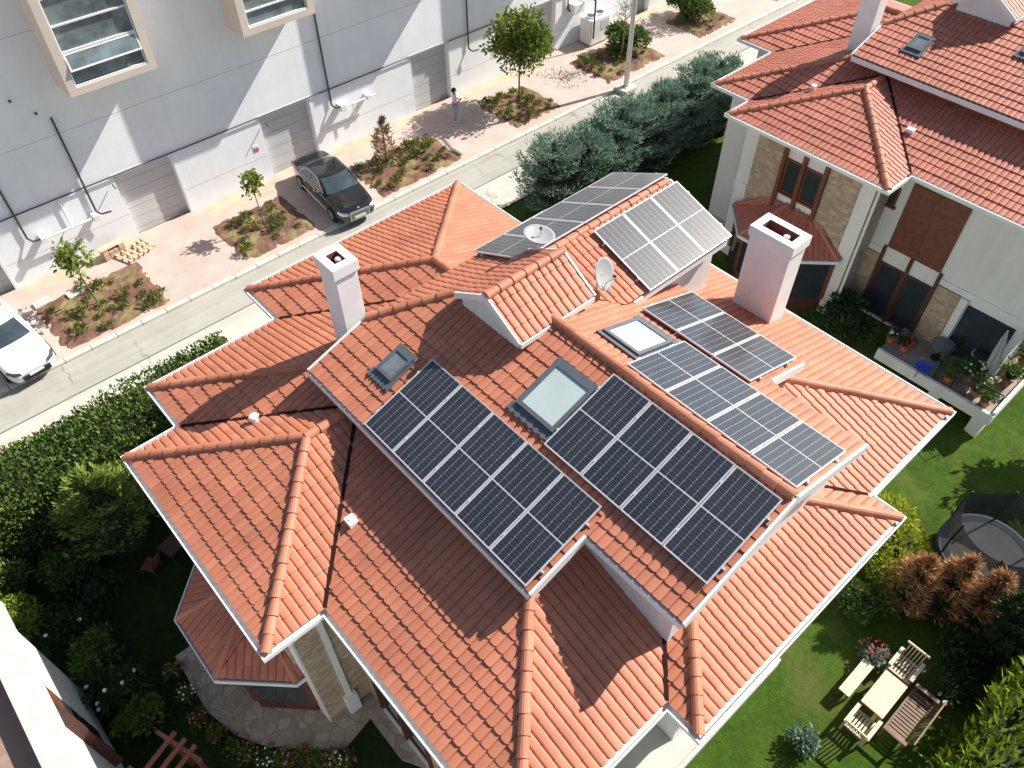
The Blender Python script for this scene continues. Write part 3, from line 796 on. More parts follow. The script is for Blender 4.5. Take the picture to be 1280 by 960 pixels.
def build_house(name, label, own=True):
    H = thing(name, label, 'house')
    # ---------------- walls
    mb = MB()
    zb, zt = -1.6, EZ-.12
    mb.box(2.50, 15.85, 2.80, 12.4, zb, zt)
    mb.box(2.50, 13.05, 12.402, 15.85, zb, zt)
    mb.box(1.15, 2.498, 8.75, 14.10, zb, zt)
    mb.box(6.35, 13.05, 15.852, 17.5, zb, zt)
    mb.box(6.35, 12.15, 2.05, 2.798, zb, zt)
    wall = mb.build('wall', 'plaster', H)
    # upper attic walls
    mb = MB()
    mb.prism([(5.35, 5.35), (13.05, 5.35), (13.05, 8.95), (5.35, 8.95)], 6.2, lambda x, y: min(wz(x), ez(x))-.22)
    mb.prism([(5.35, 8.951), (9.2, 8.951), (9.2, 12.3), (6.6, 12.3), (5.35, 12.3)], 6.2, lambda x, y: min(wz(x), nz(y))-.25)
    mb.prism([(6.55, 2.95), (9.2, 2.95), (9.2, 5.349), (6.55, 5.349)], 6.2, lambda x, y: wz(x)-.2)
    mb.prism([(9.2, 2.95), (11.85, 2.95), (11.85, 5.349), (9.2, 5.349)], 6.2, lambda x, y: ez(x)-.2)
    mb.prism([(9.201, 8.952), (15.05, 8.952), (15.05, 10.85), (9.201, 10.85)], 5.4, lambda x, y: sz(y)-.2)
    mb.prism([(9.201, 10.85), (15.05, 10.85), (15.05, 12.6), (9.201, 12.6)], 5.4, lambda x, y: nz(y)-.2)
    mb.build('attic_wall', 'plaster', H)
    # ---------------- lower roof
    def pl(ax, v0, sgn):
        return lambda x, y: EZ+T*(((x if ax == 'x' else y)-v0)*sgn)
    mb = MB()
    def face(poly, fn, tone=0): tile_face(mb, [(x, y, fn(x, y)) for x, y in poly], tone=tone)
    w_, e_, s_, n_ = 2.0, 16.4, 2.25, 16.4
    # main block
    face([(w_, s_), (w_, n_), (w_+4.0, n_-4.0), (w_+4.0, s_+4.0)], pl('x', w_, 1))
    face([(w_, s_), (e_, s_), (e_-4.0, s_+4.0), (w_+4.0, s_+4.0)], pl('y', s_, 1))
    face([(e_, s_), (e_, 12.9), (e_-4.0, 12.9), (e_-4.0, s_+4.0)], pl('x', e_, -1))
    face([(w_, n_), (9.7, n_), (9.7, n_-4.0), (w_+4.0, n_-4.0)], pl('y', n_, -1))
    # west wing
    a, b, x0 = 8.21, 14.66, .61; ym = (a+b)/2; hw = (b-a)/2
    face([(x0, a), (x0, b), (x0+hw, ym)], pl('x', x0, 1))
    face([(x0, b), (x0+hw, ym), (5.4, ym), (5.4, b)], pl('y', b, -1))
    face([(x0, a), (x0+hw, ym), (5.4, ym), (5.4, a)], pl('y', a, 1))
    # north wing
    c, d, y0 = 5.80, 13.59, 18.07; xm = (c+d)/2; hn = (d-c)/2
    face([(c, y0), (d, y0), (xm, y0-hn)], pl('y', y0, -1))
    face([(c, y0), (xm, y0-hn), (xm, 12.9), (c, 12.9)], pl('x', c, 1))
    face([(d, y0), (xm, y0-hn), (xm, 12.9), (d, 12.9)], pl('x', d, -1))
    # south wing
    g, h, y1 = 5.78, 12.72, 1.47; xs = (g+h)/2; hs = (h-g)/2
    face([(g, y1), (h, y1), (xs, y1+hs)], pl('y', y1, 1))
    face([(g, y1), (xs, y1+hs), (g, y1+hs)], pl('x', g, 1))
    face([(h, y1), (xs, y1+hs), (h, y1+hs)], pl('x', h, -1))
    low = mb.build('lower_roof', 'tile' if own else 'tile_old', H, attr=True)
    def z_(k): return EZ+T*k
    ridge((w_, s_, EZ), (w_+3.3, s_+3.3, z_(3.3)), low); ridge((e_, s_, EZ), (e_-3.4, s_+3.4, z_(3.4)), low)
    ridge((w_, n_, EZ), (w_+3.6, n_-3.6, z_(3.6)), low)
    ridge((x0, a, EZ), (x0+hw, ym, z_(hw)), low); ridge((x0, b, EZ), (x0+hw, ym, z_(hw)), low); ridge((x0+hw, ym, z_(hw)), (4.9, ym, z_(hw)), low)
    ridge((c, y0, EZ), (xm, y0-hn, z_(hn)), low); ridge((d, y0, EZ), (xm, y0-hn, z_(hn)), low); ridge((xm, y0-hn, z_(hn)), (xm, 12.6, z_(hn)), low)
    ridge((g, y1, EZ), (g+1.4, y1+1.4, z_(1.4)), low); ridge((h, y1, EZ), (h-1.7, y1+1.7, z_(1.7)), low)
    eave = [(w_, s_), (w_, a), (x0, a), (x0, b), (w_, b), (w_, n_), (c, n_), (c, y0), (d, y0), (d, 12.9), (e_, 12.9), (e_, s_), (h, s_), (h, y1), (g, y1), (g, s_)]
    eave3 = [(x, y, EZ+.035) for x, y in eave]
    # walking this loop keeps the outside on the left, so reverse
    gutter(low, eave3[::-1], True)
    # soffit board, closed under the eaves
    sf = MB()
    for bx in ((w_, e_, s_, 12.9), (w_, 9.7, 12.9, n_), (x0, w_, a, b), (c, d, 12.9, y0), (g, h, y1, s_)):
        sf.box(bx[0]+.02, bx[1]-.02, bx[2]+.02, bx[3]-.02, EZ-.17, EZ-.13)
    sf.build('soffit', 'white', low)
    # valley flashings (dark weathered metal in the valleys)
    for p, q in (((w_, a), (w_+3.2, a+3.2)), ((w_, b), (w_+3.2, b-3.2)), ((c, n_), (c+3.0, n_-3.0)), ((g, s_), (g+.9, s_+.9)), ((h, s_), (h-1.2, s_+1.2))):
        m = MB(); P = Vector((*p, EZ+.058)); Q = Vector((*q, EZ+T*abs(q[0]-p[0])+.058)); m.bar(P, Q, .085, .02); m.build('valley_flashing', 'soot_d', low)
    # vent tiles
    for x, y, z, k in ((3.32, 13.11, 6.48, 0), (3.46, 9.25, 6.46, 1)):
        m = MB()
        if k == 0: m.cyl((x, y, z), (x-.02, y, z+.2), .10, .085, 10); m.blob((x, y, z+.22), .13, .12, .06, 10, 6)
        else: m.box(x-.11, x+.11, y-.13, y+.13, z, z+.13); m.cyl((x, y, z+.13), (x, y, z+.15), .05, n=10)
        m.build('roof_vent', 'white' if k == 0 else 'chimney', low)
    # ---------------- upper roof
    mb = MB()
    yS, yA, yN = 2.66, 5.07, 12.72
    xA, xB, xC, xD, xE = 4.83, 6.28, 12.1, 13.57, 15.16
    ny = (RZ-nz(yN))/T
    Wp = [(xA, yA), (RX, yA), (RX, 10.85), (RX-ny, yN), (xA, yN)]
    faces = [([(x, y, wz(x)) for x, y in Wp], 0), ([(x, y, wz(x)) for x, y in [(xB, yS), (RX, yS), (RX, yA), (xB, yA)]], 0),
             ([(x, y, ez(x)) for x, y in [(RX, yS), (xC, yS), (xC, yA), (RX, yA)]], 0),
             ([(x, y, ez(x)) for x, y in [(RX, yA), (xD, yA), (xD, 8.9), (RX, 8.9)]], 0),
             ([(x, y, ez(x)) for x, y in [(RX, 8.9), (11.15, 8.9), (RX, 10.85)]], 0),
             ([(x, y, nz(y)) for x, y in [(RX-ny, yN), (RX, 10.85), (xE, 10.85), (xE, yN)]], 0),
             ([(x, y, sz(y)) for x, y in [(RX, 10.85), (xE, 10.85), (xE, 8.74), (11.35, 8.74)]], 0)]
    for f, t in faces: tile_face(mb, f, tone=t)
    up = mb.build('upper_roof', 'tile' if own else 'tile_old', H, attr=True)
    for k, (f, t) in enumerate(faces): slab('roof_board', up, f, .11, drop=.07)
    ridge((RX, yS+.05, RZ), (RX, 9.1, RZ), up, .12); ridge((10.3, 10.85, RZ), (xE-.02, 10.85, RZ), up, .10, 0); ridge((RX-ny, yN, nz(yN)), (RX-.9, 10.85+.9*T/NS, wz(RX-.9)), up)
    # bargeboards
    for p, q in (((xB, yS, wz(xB)), (RX, yS, RZ)), ((xC, yS, ez(xC)), (RX, yS, RZ)), ((xA, yA, wz(xA)), (xB, yA, wz(xB))), ((xD, yA, ez(xD)), (xC, yA, ez(xC))), ((xA, yN, wz(xA)), (RX-ny, yN, wz(RX-ny))),
                 ((xE, 10.85, RZ), (xE, 8.74, sz(8.74))), ((xE, 10.85, RZ), (xE, yN, nz(yN)))):
        board(up, Vector(p)-Vector((0, .03, 0)) if p[1] == q[1] and p[1] < 9 else Vector(p)+(Vector((0, .03, 0)) if p[1] == q[1] else Vector((.03, 0, 0))),
              Vector(q)-Vector((0, .03, 0)) if p[1] == q[1] and p[1] < 9 else Vector(q)+(Vector((0, .03, 0)) if p[1] == q[1] else Vector((.03, 0, 0))), .24, .06, 'bargeboard', .07)
    for p, q in (((xB-.03, yS, wz(xB)), (xB-.03, yA, wz(xB))), ((xA-.03, yA, wz(xA)), (xA-.03, yN, wz(xA))), ((RX-ny, yN+.03, nz(yN)), (xE, yN+.03, nz(yN))), ((xD+.03, yA, ez(xD)), (xD+.03, 8.6, ez(xD))), ((xC+.03, yS, ez(xC)), (xC+.03, yA, ez(xC))), ((11.6, 8.71, sz(8.74)), (xE, 8.71, sz(8.74)))):
        board(up, p, q, .18, .05, 'fascia', -.015)
    # ---------------- dormer box on the ridge
    dx0, dx1, dy0, dy1, dyr = 8.13, 10.40, 8.98, 11.17, 10.06
    dze, dzr = 8.98, 9.63
    dm = MB()
    poly = [(dx0+.08, dy0+.12), (dx1-.08, dy0+.12), (dx1-.08, dy1-.12), (dx0+.08, dy1-.12)]
    dm.prism([(dx0+.08, dy0+.12), (dx1-.08, dy0+.12), (dx1-.08, dyr), (dx0+.08, dyr)], 7.6, lambda x, y: dze+(y-dy0)/(dyr-dy0)*(dzr-dze)-.06)
    dm.prism([(dx0+.08, dyr), (dx1-.08, dyr), (dx1-.08, dy1-.12), (dx0+.08, dy1-.12)], 7.6, lambda x, y: dze+(dy1-y)/(dy1-dyr)*(dzr-dze)-.06)
    dorm = dm.build('dormer', 'plaster', H)
    mb = MB()
    f1 = [(dx0, dy0, dze), (dx1, dy0, dze), (dx1, dyr, dzr), (dx0, dyr, dzr)]; f2 = [(dx0, dy1, dze), (dx1, dy1, dze), (dx1, dyr, dzr), (dx0, dyr, dzr)]
    tile_face(mb, f1); tile_face(mb, f2); mb.build('dormer_roof', 'tile' if own else 'tile_old', dorm, attr=True)
    ridge((dx0, dyr, dzr), (dx1, dyr, dzr), dorm, .11)
    for x in (dx0-.03, dx1+.03):
        board(dorm, (x, dy0, dze), (x, dyr, dzr), .16, .05, 'bargeboard', .06); board(dorm, (x, dy1, dze), (x, dyr, dzr), .16, .05, 'bargeboard', .06)
    board(dorm, (dx0, dy0-.03, dze), (dx1, dy0-.03, dze), .13, .05, 'fascia', .0); board(dorm, (dx0, dy1+.03, dze), (dx1, dy1+.03, dze), .13, .05, 'fascia', .0)
    # ---------------- chimneys
    def chimney(x0, x1, y0, y1, zb, zt, wall_t, pots):
        m = MB(); m.box(x0, x1, y0, y1, zb, zt-.30)
        ch = m.build('chimney', 'chimney', H, bevel=.015)
        o = .05; m = MB(); t = wall_t
        m.box(x0-o, x1+o, y0-o, y0+t, zt-.3, zt); m.box(x0-o, x1+o, y1-t, y1+o, zt-.3, zt); m.box(x0-o, x0+t, y0+t, y1-t, zt-.3, zt); m.box(x1-t, x1+o, y0+t, y1-t, zt-.3, zt)
        m.build('chimney_cap', 'chimney', ch, bevel=.012)
        m = MB(); m.box(x0+t, x1-t, y0+t, y1-t, zt-.30, zt-.28)
        for a, b, c, d in ((x0+t, x1-t, y0+t, y0+t+.006), (x0+t, x1-t, y1-t-.006, y1-t), (x0+t, x0+t+.006, y0+t+.006, y1-t-.006), (x1-t-.006, x1-t, y0+t+.006, y1-t-.006)): m.box(a, b, c, d, zt-.28, zt-.01)
        m.build('flue', 'soot', ch)
        for (px, py) in pots:
            m = MB(); m.cyl((px, py, zt-.28), (px, py, zt-.06), .085, .085, 12); m.cyl((px, py, zt-.06), (px, py, zt-.05), .06, .06, 12, 0); m.build('flue_pot', 'alu', ch)
        return ch
    chimney(6.07, 6.66, 12.92, 13.62, 6.6, 9.76, .15, [(6.42, 13.25)])
    chimney(15.30, 15.98, 6.95, 8.17, 5.7, 8.95, .16, [(15.62, 7.35)])
    # ---------------- skylights
    def skylight(fn, n_x, x0, x1, y0, y1, pane, fw=.10):
        def P(x, y, h): return (x-n_x*h, y, fn(x)+h)
        m = MB()
        def fbox(xa, xb, ya, yb, h0, h1):
            m.hexa([P(xa, ya, h0), P(xb, ya, h0), P(xb, yb, h0), P(xa, yb, h0), P(xa, ya, h1), P(xb, ya, h1), P(xb, yb, h1), P(xa, yb, h1)])
        fbox(x0, x1, y0, y0+fw, .03, .15); fbox(x0, x1, y1-fw, y1, .03, .15); fbox(x0, x0+fw, y0+fw, y1-fw, .03, .15); fbox(x1-fw, x1, y0+fw, y1-fw, .03, .15)
        sk = m.build('skylight', 'skyframe', H)
        m = MB(); fbox(x0+fw, x1-fw, y0+fw, y1-fw, .05, .125); m.build('pane', pane, sk)
        m = MB(); lo, hi = (x0-.22, x0-.004) if n_x > 0 else (x1+.004, x1+.22)
        for k in range(7):
            ya = y0-.12+(y1-y0+.24)*k/7; yb = y0-.12+(y1-y0+.24)*(k+1)/7; ym2 = (ya+yb)/2
            fbox(lo, hi, ya, ym2, .085, .095); fbox(lo+.03, hi, ym2, yb, .075, .085)
        fbox(x0, x1, y0-.07, y0-.004, .06, .085); fbox(x0, x1, y1+.004, y1+.07, .06, .085)
        hi2 = (x1+.004, x1+.12) if n_x > 0 else (x0-.12, x0-.004)
        fbox(hi2[0], hi2[1], y0-.07, y1+.07, .07, .10)
        m.build('flashing', 'skyframe', sk)
        return sk
    skylight(wz, T, 5.88, 6.54, 10.80, 11.36, 'glass_sky2', .07)
    skylight(wz, T, 7.30, 8.50, 7.03, 8.14, 'glass_sky', .09)
    skylight(ez, -T, 9.80, 11.0, 7.06, 8.14, 'glass_sky', .09)
    # ---------------- west facade (wing)
    WX = 1.15
    m = MB(); m.box(WX-.06, WX-.002, 12.35, 13.52, -.6, EZ-.42); m.box(WX-.06, WX-.002, 9.28, 10.48, -.6, EZ-.42); m.build('stone_cladding', 'stone', H)
    for y in (12.27, 11.45, 10.57):
        m = MB(); m.box(WX-.18, WX-.002, y-.07, y+.07, 2.2, EZ-.40); m.build('timber_post', 'wood', H)
    window_set(H, WX, 11.53, 12.19, 3.72, 5.08, '-x', 1); window_set(H, WX, 10.65, 11.37, 3.72, 5.08, '-x', 1)
    m = MB(); m.box(WX-.05, WX-.001, 13.55, 14.15, 3.0, 3.22); m.build('string_course', 'white', H); m = MB(); m.box(WX, 6.3, 14.102, 14.15, 3.0, 3.22); m.build('string_course', 'white', H)
    m = MB(); m.box(1.2, 2.498, 8.73, 8.748, -.8, EZ-.2); m.build('side_panel', 'stone', H)
    # bay window
    bz = 2.30
    ev = [(1.15, 13.75), (.90, 13.75), (-.45, 12.42), (-.45, 10.42), (.92, 9.06), (1.72, 9.06)]
    wl = [(1.14, 13.6), (1.10, 13.6), (0, 12.5), (0, 10.34), (1.10, 9.22), (1.14, 9.22)]
    top = [(1.14, 12.6), (1.14, 12.3), (1.10, 11.7), (1.10, 11.2), (1.14, 10.6), (1.14, 10.2)]
    zt = 3.28
    m = MB(); m.prism(wl, -1.0, .25); bay = m.build('bay_window', 'wood2', H)
    m = MB(); m.prism([(x+.02*(1 if x < .5 else 0), y) for x, y in wl], bz-.3, bz-.02); m.build('bay_head', 'wood', bay)
    for i in range(1, 4):
        (xa, ya), (xb, yb) = wl[i], wl[i+1]
        m = MB(); m.bar((xa, ya, (.25+bz-.3)/2), (xb, yb, (.25+bz-.3)/2), .02, bz-.55); m.build('pane', 'glass', bay)
    for (xa, ya) in wl[1:5]:
        m = MB(); m.box(xa-.07, xa+.07, ya-.07, ya+.07, .25, bz-.3); m.build('bay_post', 'wood', bay)
    m = MB()
    for i in range(5):
        A = (*ev[i], bz); B = (*ev[i+1], bz); Cc = (*top[i+1], zt); D = (*top[i], zt)
        try: tile_face(m, [A, B, Cc]); tile_face(m, [A, Cc, D])
        except Exception: pass
    bn = (Vector((0, 0, 0)))
    br = m.build('bay_roof', 'tile_old', bay, attr=True)
    for i in range(1, 5): ridge((*ev[i], bz), (*top[i], zt), br, .075)
    gutter(br, [(x, y, bz+.03) for x, y in ev[1:]][::-1] if False else [(x, y, bz+.03) for x, y in ev], False, .08)
    m = MB(); m.prism(ev, bz-.06, bz-.03); m.build('soffit', 'white', br)
    # ---------------- west facade (main)
    MX = 2.5
    window_set(H, MX, 8.42, 8.92, 4.28, 5.02, '-x', 1)
    m = MB(); m.box(MX-.06, MX-.002, 7.10, 8.08, 2.74, 5.43); m.box(MX-.06, MX-.002, 6.03, 7.04, 2.74, 5.43); m.box(MX-.08, MX-.003, 7.035, 7.105, 2.74, 5.43); sh = m.build('timber_shutter', 'wood', H)
    for y in (8.14, 7.07, 5.97):
        m = MB(); m.box(MX-.13, MX-.003, y-.055, y+.055, -.35, 2.735); m.build('timber_post', 'wood2', H)
    m = MB(); m.box(MX-.05, MX-.001, 2.8, 5.9, 2.32, 2.56); m.build('string_course', 'white', H); m = MB(); m.box(MX-.05, MX-.001, 8.2, 8.73, 2.32, 2.56); m.build('string_course', 'white', H)
    window_set(H, MX, 7.13, 8.08, -.3, 2.05, '-x', 1, 'wood2'); window_set(H, MX, 6.03, 7.01, -.3, 2.05, '-x', 1, 'wood2')
    m = MB(); m.box(MX-.07, MX-.002, 5.05, 5.90, -.4, 2.28); m.build('stone_cladding', 'stone', H)
    m = MB(); m.box(MX-.07, MX-.002, 8.22, 8.73, -.4, 2.28); m.build('stone_cladding', 'stone', H)
    m = MB(); m.box(MX-.16, MX-.002, 4.74, 4.98, -.4, 2.30); m.build('column', 'white', H)
    m = MB(); m.box(MX-.03, MX-.001, 3.0, 4.7, -.35, 2.1); m.build('dark_opening', 'glass', H)  # dark pane painted in for the shaded inside of an open porch
    # south facade
    for x in (3.2, 10.2): pass
    window_set(H, 2.05, 7.2, 9.0, 3.4, 5.0, '-y', 2); window_set(H, 2.05, 9.8, 11.4, 3.4, 5.0, '-y', 2)
    window_set(H, 2.05, 7.2, 11.4, -.3, 2.1, '-y', 4)
    window_set(H, 15.85, 4.2, 5.8, 3.4, 5.0, '+x', 2); window_set(H, 15.85, 9.5, 11.5, 3.4, 5.0, '+x', 2)
    window_set(H, 2.8, 3.3, 5.4, 3.4, 5.0, '-y', 2)
    # porch roof over the entrance on the street side
    m = MB(); pz = 3.1; a, b, c2, d2 = 13.6, 17.4, 13.2, 17.75
    tile_face(m, [(a, d2, pz), (b, d2, pz), (b-1.9, d2-1.9, pz+T*1.9), (a, d2-1.9, pz+T*1.9)])
    tile_face(m, [(b, d2, pz), (b, c2, pz), (b-1.9, c2, pz+T*1.9), (b-1.9, d2-1.9, pz+T*1.9)])
    po = m.build('porch_roof', 'tile_old', H, attr=True)
    ridge((b, d2, pz), (b-1.9, d2-1.9, pz+T*1.9), po, .1)
    gutter(po, [(a, d2, pz+.03), (b, d2, pz+.03), (b, c2, pz+.03)][::-1] if False else [(b, c2, pz+.03), (b, d2, pz+.03), (a, d2, pz+.03)], False, .1)
    m = MB(); m.box(b-.5, b-.2, d2-.5, d2-.2, -.2, pz-.05); m.build('porch_column', 'white', po)
    m = MB(); m.box(a, b-.05, c2, d2-.05, pz-.1, pz-.04); m.build('soffit', 'white', po)
    m = MB(); m.box(a, b-1.9, c2, d2-1.9, pz+.3, pz+T*1.9-.02); m.build('porch_top', 'tile_old', po)
    return H
house = build_house('tiled_house', 'large central house with orange clay tile roofs, two white chimneys and skylights')
nb = copy_tree(house); nb.location = (23.15, .1, 0)
m = MB(); m.tube([(1.13, 8.62, EZ-.2), (1.13, 8.62, -.8)], .055, 8); m.build('downpipe', 'white', nb)
m = MB(); m.prism([(3.6, 2.79), (3.6, 1.6), (9.61, 1.6), (9.61, 2.04), (6.34, 2.04), (6.34, 2.79)], 2.72, 3.0); bal = m.build('balcony', 'cream', house)
m = MB(); m.box(3.6, 9.61, 1.52, 1.597, 2.70, 3.06); m.build('balcony_edge', 'plaster', bal)
tag(nb, 'white house at the top right with red tile roofs, brown timber shutters and stone cladding', 'house')
for o in [nb]+list(nb.children_recursive):
    if o.type == 'MESH' and o.data.materials and o.data.materials[0] == M['tile']:
        for sl in o.material_slots:
            sl.link = 'OBJECT'; sl.material = M['tile_old']
# ------------------------------------------------------------------ solar panels
PW, PLn = 1.038, 2.094
def panel_meshes():
    f = MB(); w, l, t = PW/2, PLn/2, .017
    f.box(-w, w, -l, -l+t, 0, .04); f.box(-w, w, l-t, l, 0, .04); f.box(-w, -w+t, -l+t, l-t, 0, .04); f.box(w-t, w, -l+t, l-t, 0, .04)
    f.box(-w+t, w-t, -l+t, l-t, .002, .008)
    g = MB(); g.box(-w+t, w-t, -l+t, l-t, .010, .036)
    return f, g
_f, _g = panel_meshes()
proto = thing('solar_panel', 'x', 'solar panel')
_f.build('frame', 'alu', proto); _g.build('glass', 'cells', proto)
first = [True]
def array(n, origin, along, upv, lift, labels, group, raillabel):
    along = Vector(along).normalized(); upv = Vector(upv).normalized(); nrm = along.cross(upv)
    if nrm.z < 0: nrm = -nrm
    yv = upv; xv = yv.cross(nrm)
    pitch = PW+.02
    for k in range(n):
        if first[0]: p = proto; first[0] = False
        else: p = copy_tree(proto)
        c = Vector(origin)+along*(pitch*k+PW/2)+upv*(PLn/2)+nrm*lift
        mtx = Matrix((xv, yv, nrm)).transposed().to_4x4(); mtx.translation = c
        p.matrix_world = mtx
        tag(p, labels[k], 'solar panel', group)
    m = MB(); L = pitch*n
    for s in (.42, 1.66):
        a = Vector(origin)+along*(-.06)+upv*s+nrm*(lift-.025); b = a+along*(L+.10)
        m.bar(a, b, .04, .045, nrm)
    for s in (.42, 1.66):
        for k in range(n+1):
            a = Vector(origin)+along*(pitch*k-.01)+upv*s+nrm*(lift-.10); m.bar(a, a+nrm*.07, .04, .04, upv)
            q = Vector(origin)+along*(pitch*k-.01)+upv*s+nrm*(lift+.04); m.bar(q-upv*.03, q+upv*.03, .03, .012, nrm)
    tag(m.build('mounting_rail', 'alu'), raillabel, 'mounting rail', 'mounting rails under the solar panels')
OR = ['first', 'second', 'third', 'fourth', 'fifth']
c18 = math.sqrt(1+T*T); cN = math.sqrt(1+NS*NS)
def lab(n, fmt, names=None):
    return [fmt % (names[k] if names else OR[k]) for k in range(n)]
LF = .115
array(5, (4.86, 5.17, wz(4.86)), (0, 1, 0), (1, 0, T), LF, lab(5, 'dark solar panel, %s from the lower end of the front left row of five'), 'dark front left row of solar panels', 'aluminium rails under the front left row of five dark solar panels')
array(4, (7.02, 2.77, wz(7.02)), (0, 1, 0), (1, 0, T), LF, lab(4, 'dark solar panel beside the large skylight, %s from the lower end of its four'), 'dark row of four solar panels below the ridge', 'aluminium rails under the row of four dark panels beside the large skylight')
array(4, (9.30, 2.75, ez(9.30)), (0, 1, 0), (1, 0, -T), LF, lab(4, 'grey solar panel just beyond the ridge, %s from the lower end of its four'), 'grey row of four solar panels beyond the ridge', 'aluminium rails under the grey four panels just beyond the ridge')
array(3, (11.46, 5.22, ez(11.46)), (0, 1, 0), (1, 0, -T), LF, lab(3, 'grey solar panel in the short row by the large chimney, %s', ['nearest the viewer', 'in its middle', 'farthest from the viewer']), 'short grey row of solar panels by the chimney', 'aluminium rails under the short row of three panels by the large chimney')
array(3, (12.08, 8.68, sz(8.68)), (1, 0, 0), (0, 1, T), LF, lab(3, 'pale solar panel in the raised block at the top, %s', ['beside the satellite dish', 'in its middle', 'at its right end']), 'pale raised block of solar panels', 'aluminium rails under the pale raised block of three solar panels')
array(5, (10.02, 10.93, nz(10.93)), (1, 0, 0), (0, -1, NS) if False else (0, 1, -NS), LF, lab(5, 'grey solar panel on the far slope behind the dish, %s from the left'), 'far slope row of solar panels', 'aluminium rails under the row of five panels on the far slope')

# ------------------------------------------------------------------ satellite dishes
def dish(label, base, aim, r, hgt):
    d = thing('satellite_dish', label, 'satellite dish', base, 0, 'satellite dishes on the ridge')
    m = MB(); m.cyl((0, 0, -.25), (0, 0, hgt), .025, n=8); m.build('mast', 'pole', d)
    a = Vector(aim).normalized(); u = a.orthogonal().normalized(); v = a.cross(u)
    c = Vector((0, 0, hgt))+a*.10
    m = MB(); vs = []; nr, na = 6, 28
    for k in range(nr+1):
        q = r*k/nr
        for i in range(na):
            t = 2*PI*i/na; vs.append(c+u*q*math.cos(t)+v*q*math.sin(t)*1.06+a*(.22*q*q/r))
    fs = [(k*na+i, k*na+(i+1) % na, (k+1)*na+(i+1) % na, (k+1)*na+i) for k in range(nr) for i in range(na)]
    m.add(vs, fs); o = m.build('reflector', 'dish', d, smooth=True)
    so = o.modifiers.new('s', 'SOLIDIFY'); so.thickness = .012
    m = MB(); lo = c-Vector((0, 0, r*.95)); f = c+a*r*1.05-Vector((0, 0, r*.25)); m.tube([lo, f], .012, 6); m.build('feed_arm', 'pole', d)
    m = MB(); m.cyl(f, f-a*.10+Vector((0, 0, .03)), .03, .035, 10); m.build('receiver', 'dark', d)
    m = MB(); m.box(-.05, .05, -.05, .05, hgt-.08, hgt+.08); m.build('bracket', 'dark', d)
dish('grey satellite dish standing behind the small ridge dormer, in front of the far panels', (10.52, 10.98, 8.95), (.12, -.10, .98), .37, .42)
dish('grey satellite dish seen from the side, between the ridge dormer and the pale solar panels', (11.0, 9.42, 8.4), (.29, -.86, .42), .40, .62)
# ------------------------------------------------------------------ foliage
def rnd_dir():
    z = R.uniform(-1, 1); t = R.uniform(0, 2*PI); r = math.sqrt(1-z*z); return Vector((r*math.cos(t), r*math.sin(t), z))
def lump(seed):
    q = random.Random(seed); W = [(q.uniform(.5, 2.6), q.uniform(.5, 2.6), q.uniform(0, 6.3), q.uniform(.2, 1)) for _ in range(8)]
    s = sum(w[3] for w in W)
    return lambda x, y: sum(w[3]*math.sin(w[0]*x+w[2])*math.sin(w[1]*y+w[2]*1.7) for w in W)/s
def clump_tone(f, p): return .5+.5*f(p[0]*1.7+p[2], p[1]*1.7-p[2])
def hedge(name, label, x0, x1, y0, y1, zb, h, n, m, lw, ll, cat='hedge', group=None, upb=.5, amp=.28, seed=1, round_=.55):
    t = thing(name, label, cat, ((x0+x1)/2, (y0+y1)/2, zb), 0, group)
    f = lump(seed); g = lump(seed+9); ox, oy = (x0+x1)/2, (y0+y1)/2
    mb = MB()
    ax, ay = (x1-x0)/2, (y1-y0)/2
    per = ax*ay*4, 2*h*ax*2, 2*h*ay*2
    tot = sum(per)
    for _ in range(n):
        k = R.random()*tot
        if k < per[0]:
            x, y = R.uniform(-ax, ax), R.uniform(-ay, ay); ed = max(abs(x)/ax if ax < ay else 0, abs(y)/ay if ay <= ax else 0)
            z = h*(1-.22*ed**3)+amp*f(x*1.1, y*1.1)*1.5; nn = Vector((x/ax*.3, y/ay*.5, 1))
        elif k < per[0]+per[1]:
            x = R.uniform(-ax, ax); sg = R.choice((-1, 1)); z = h*R.random()**.8; y = sg*(ay+amp*g(x, z*1.3)*1.3-.15*(z/h)**2); nn = Vector((0, sg, .35))
        else:
            y = R.uniform(-ay, ay); sg = R.choice((-1, 1)); z = h*R.random()**.8; x = sg*(ax+amp*g(y, z*1.3)*1.3-.15*(z/h)**2); nn = Vector((sg, 0, .35))
        dep = R.random()**2*.35
        nn.normalize(); p = Vector((x, y, z))-nn*dep+rnd_dir()*.06
        d = nn*.55+rnd_dir()*.85+Vector((0, 0, upb))
        s = R.uniform(.65, 1.3); tv = min(1, max(0, R.gauss(.25+.5*clump_tone(f, p), .2)))
        mb.leaf(p, d, lw*s, ll*s, tv=tv)
    mb.build('foliage', m, t, attr=True)
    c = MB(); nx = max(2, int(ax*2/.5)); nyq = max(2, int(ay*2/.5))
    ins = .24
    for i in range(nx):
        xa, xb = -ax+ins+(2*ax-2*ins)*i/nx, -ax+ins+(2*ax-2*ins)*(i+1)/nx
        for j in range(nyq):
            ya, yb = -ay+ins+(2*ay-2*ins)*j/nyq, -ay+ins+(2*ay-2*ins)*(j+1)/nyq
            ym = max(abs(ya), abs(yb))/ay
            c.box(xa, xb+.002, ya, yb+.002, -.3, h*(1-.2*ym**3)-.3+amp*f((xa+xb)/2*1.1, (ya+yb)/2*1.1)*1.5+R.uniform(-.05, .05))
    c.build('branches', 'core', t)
    return t
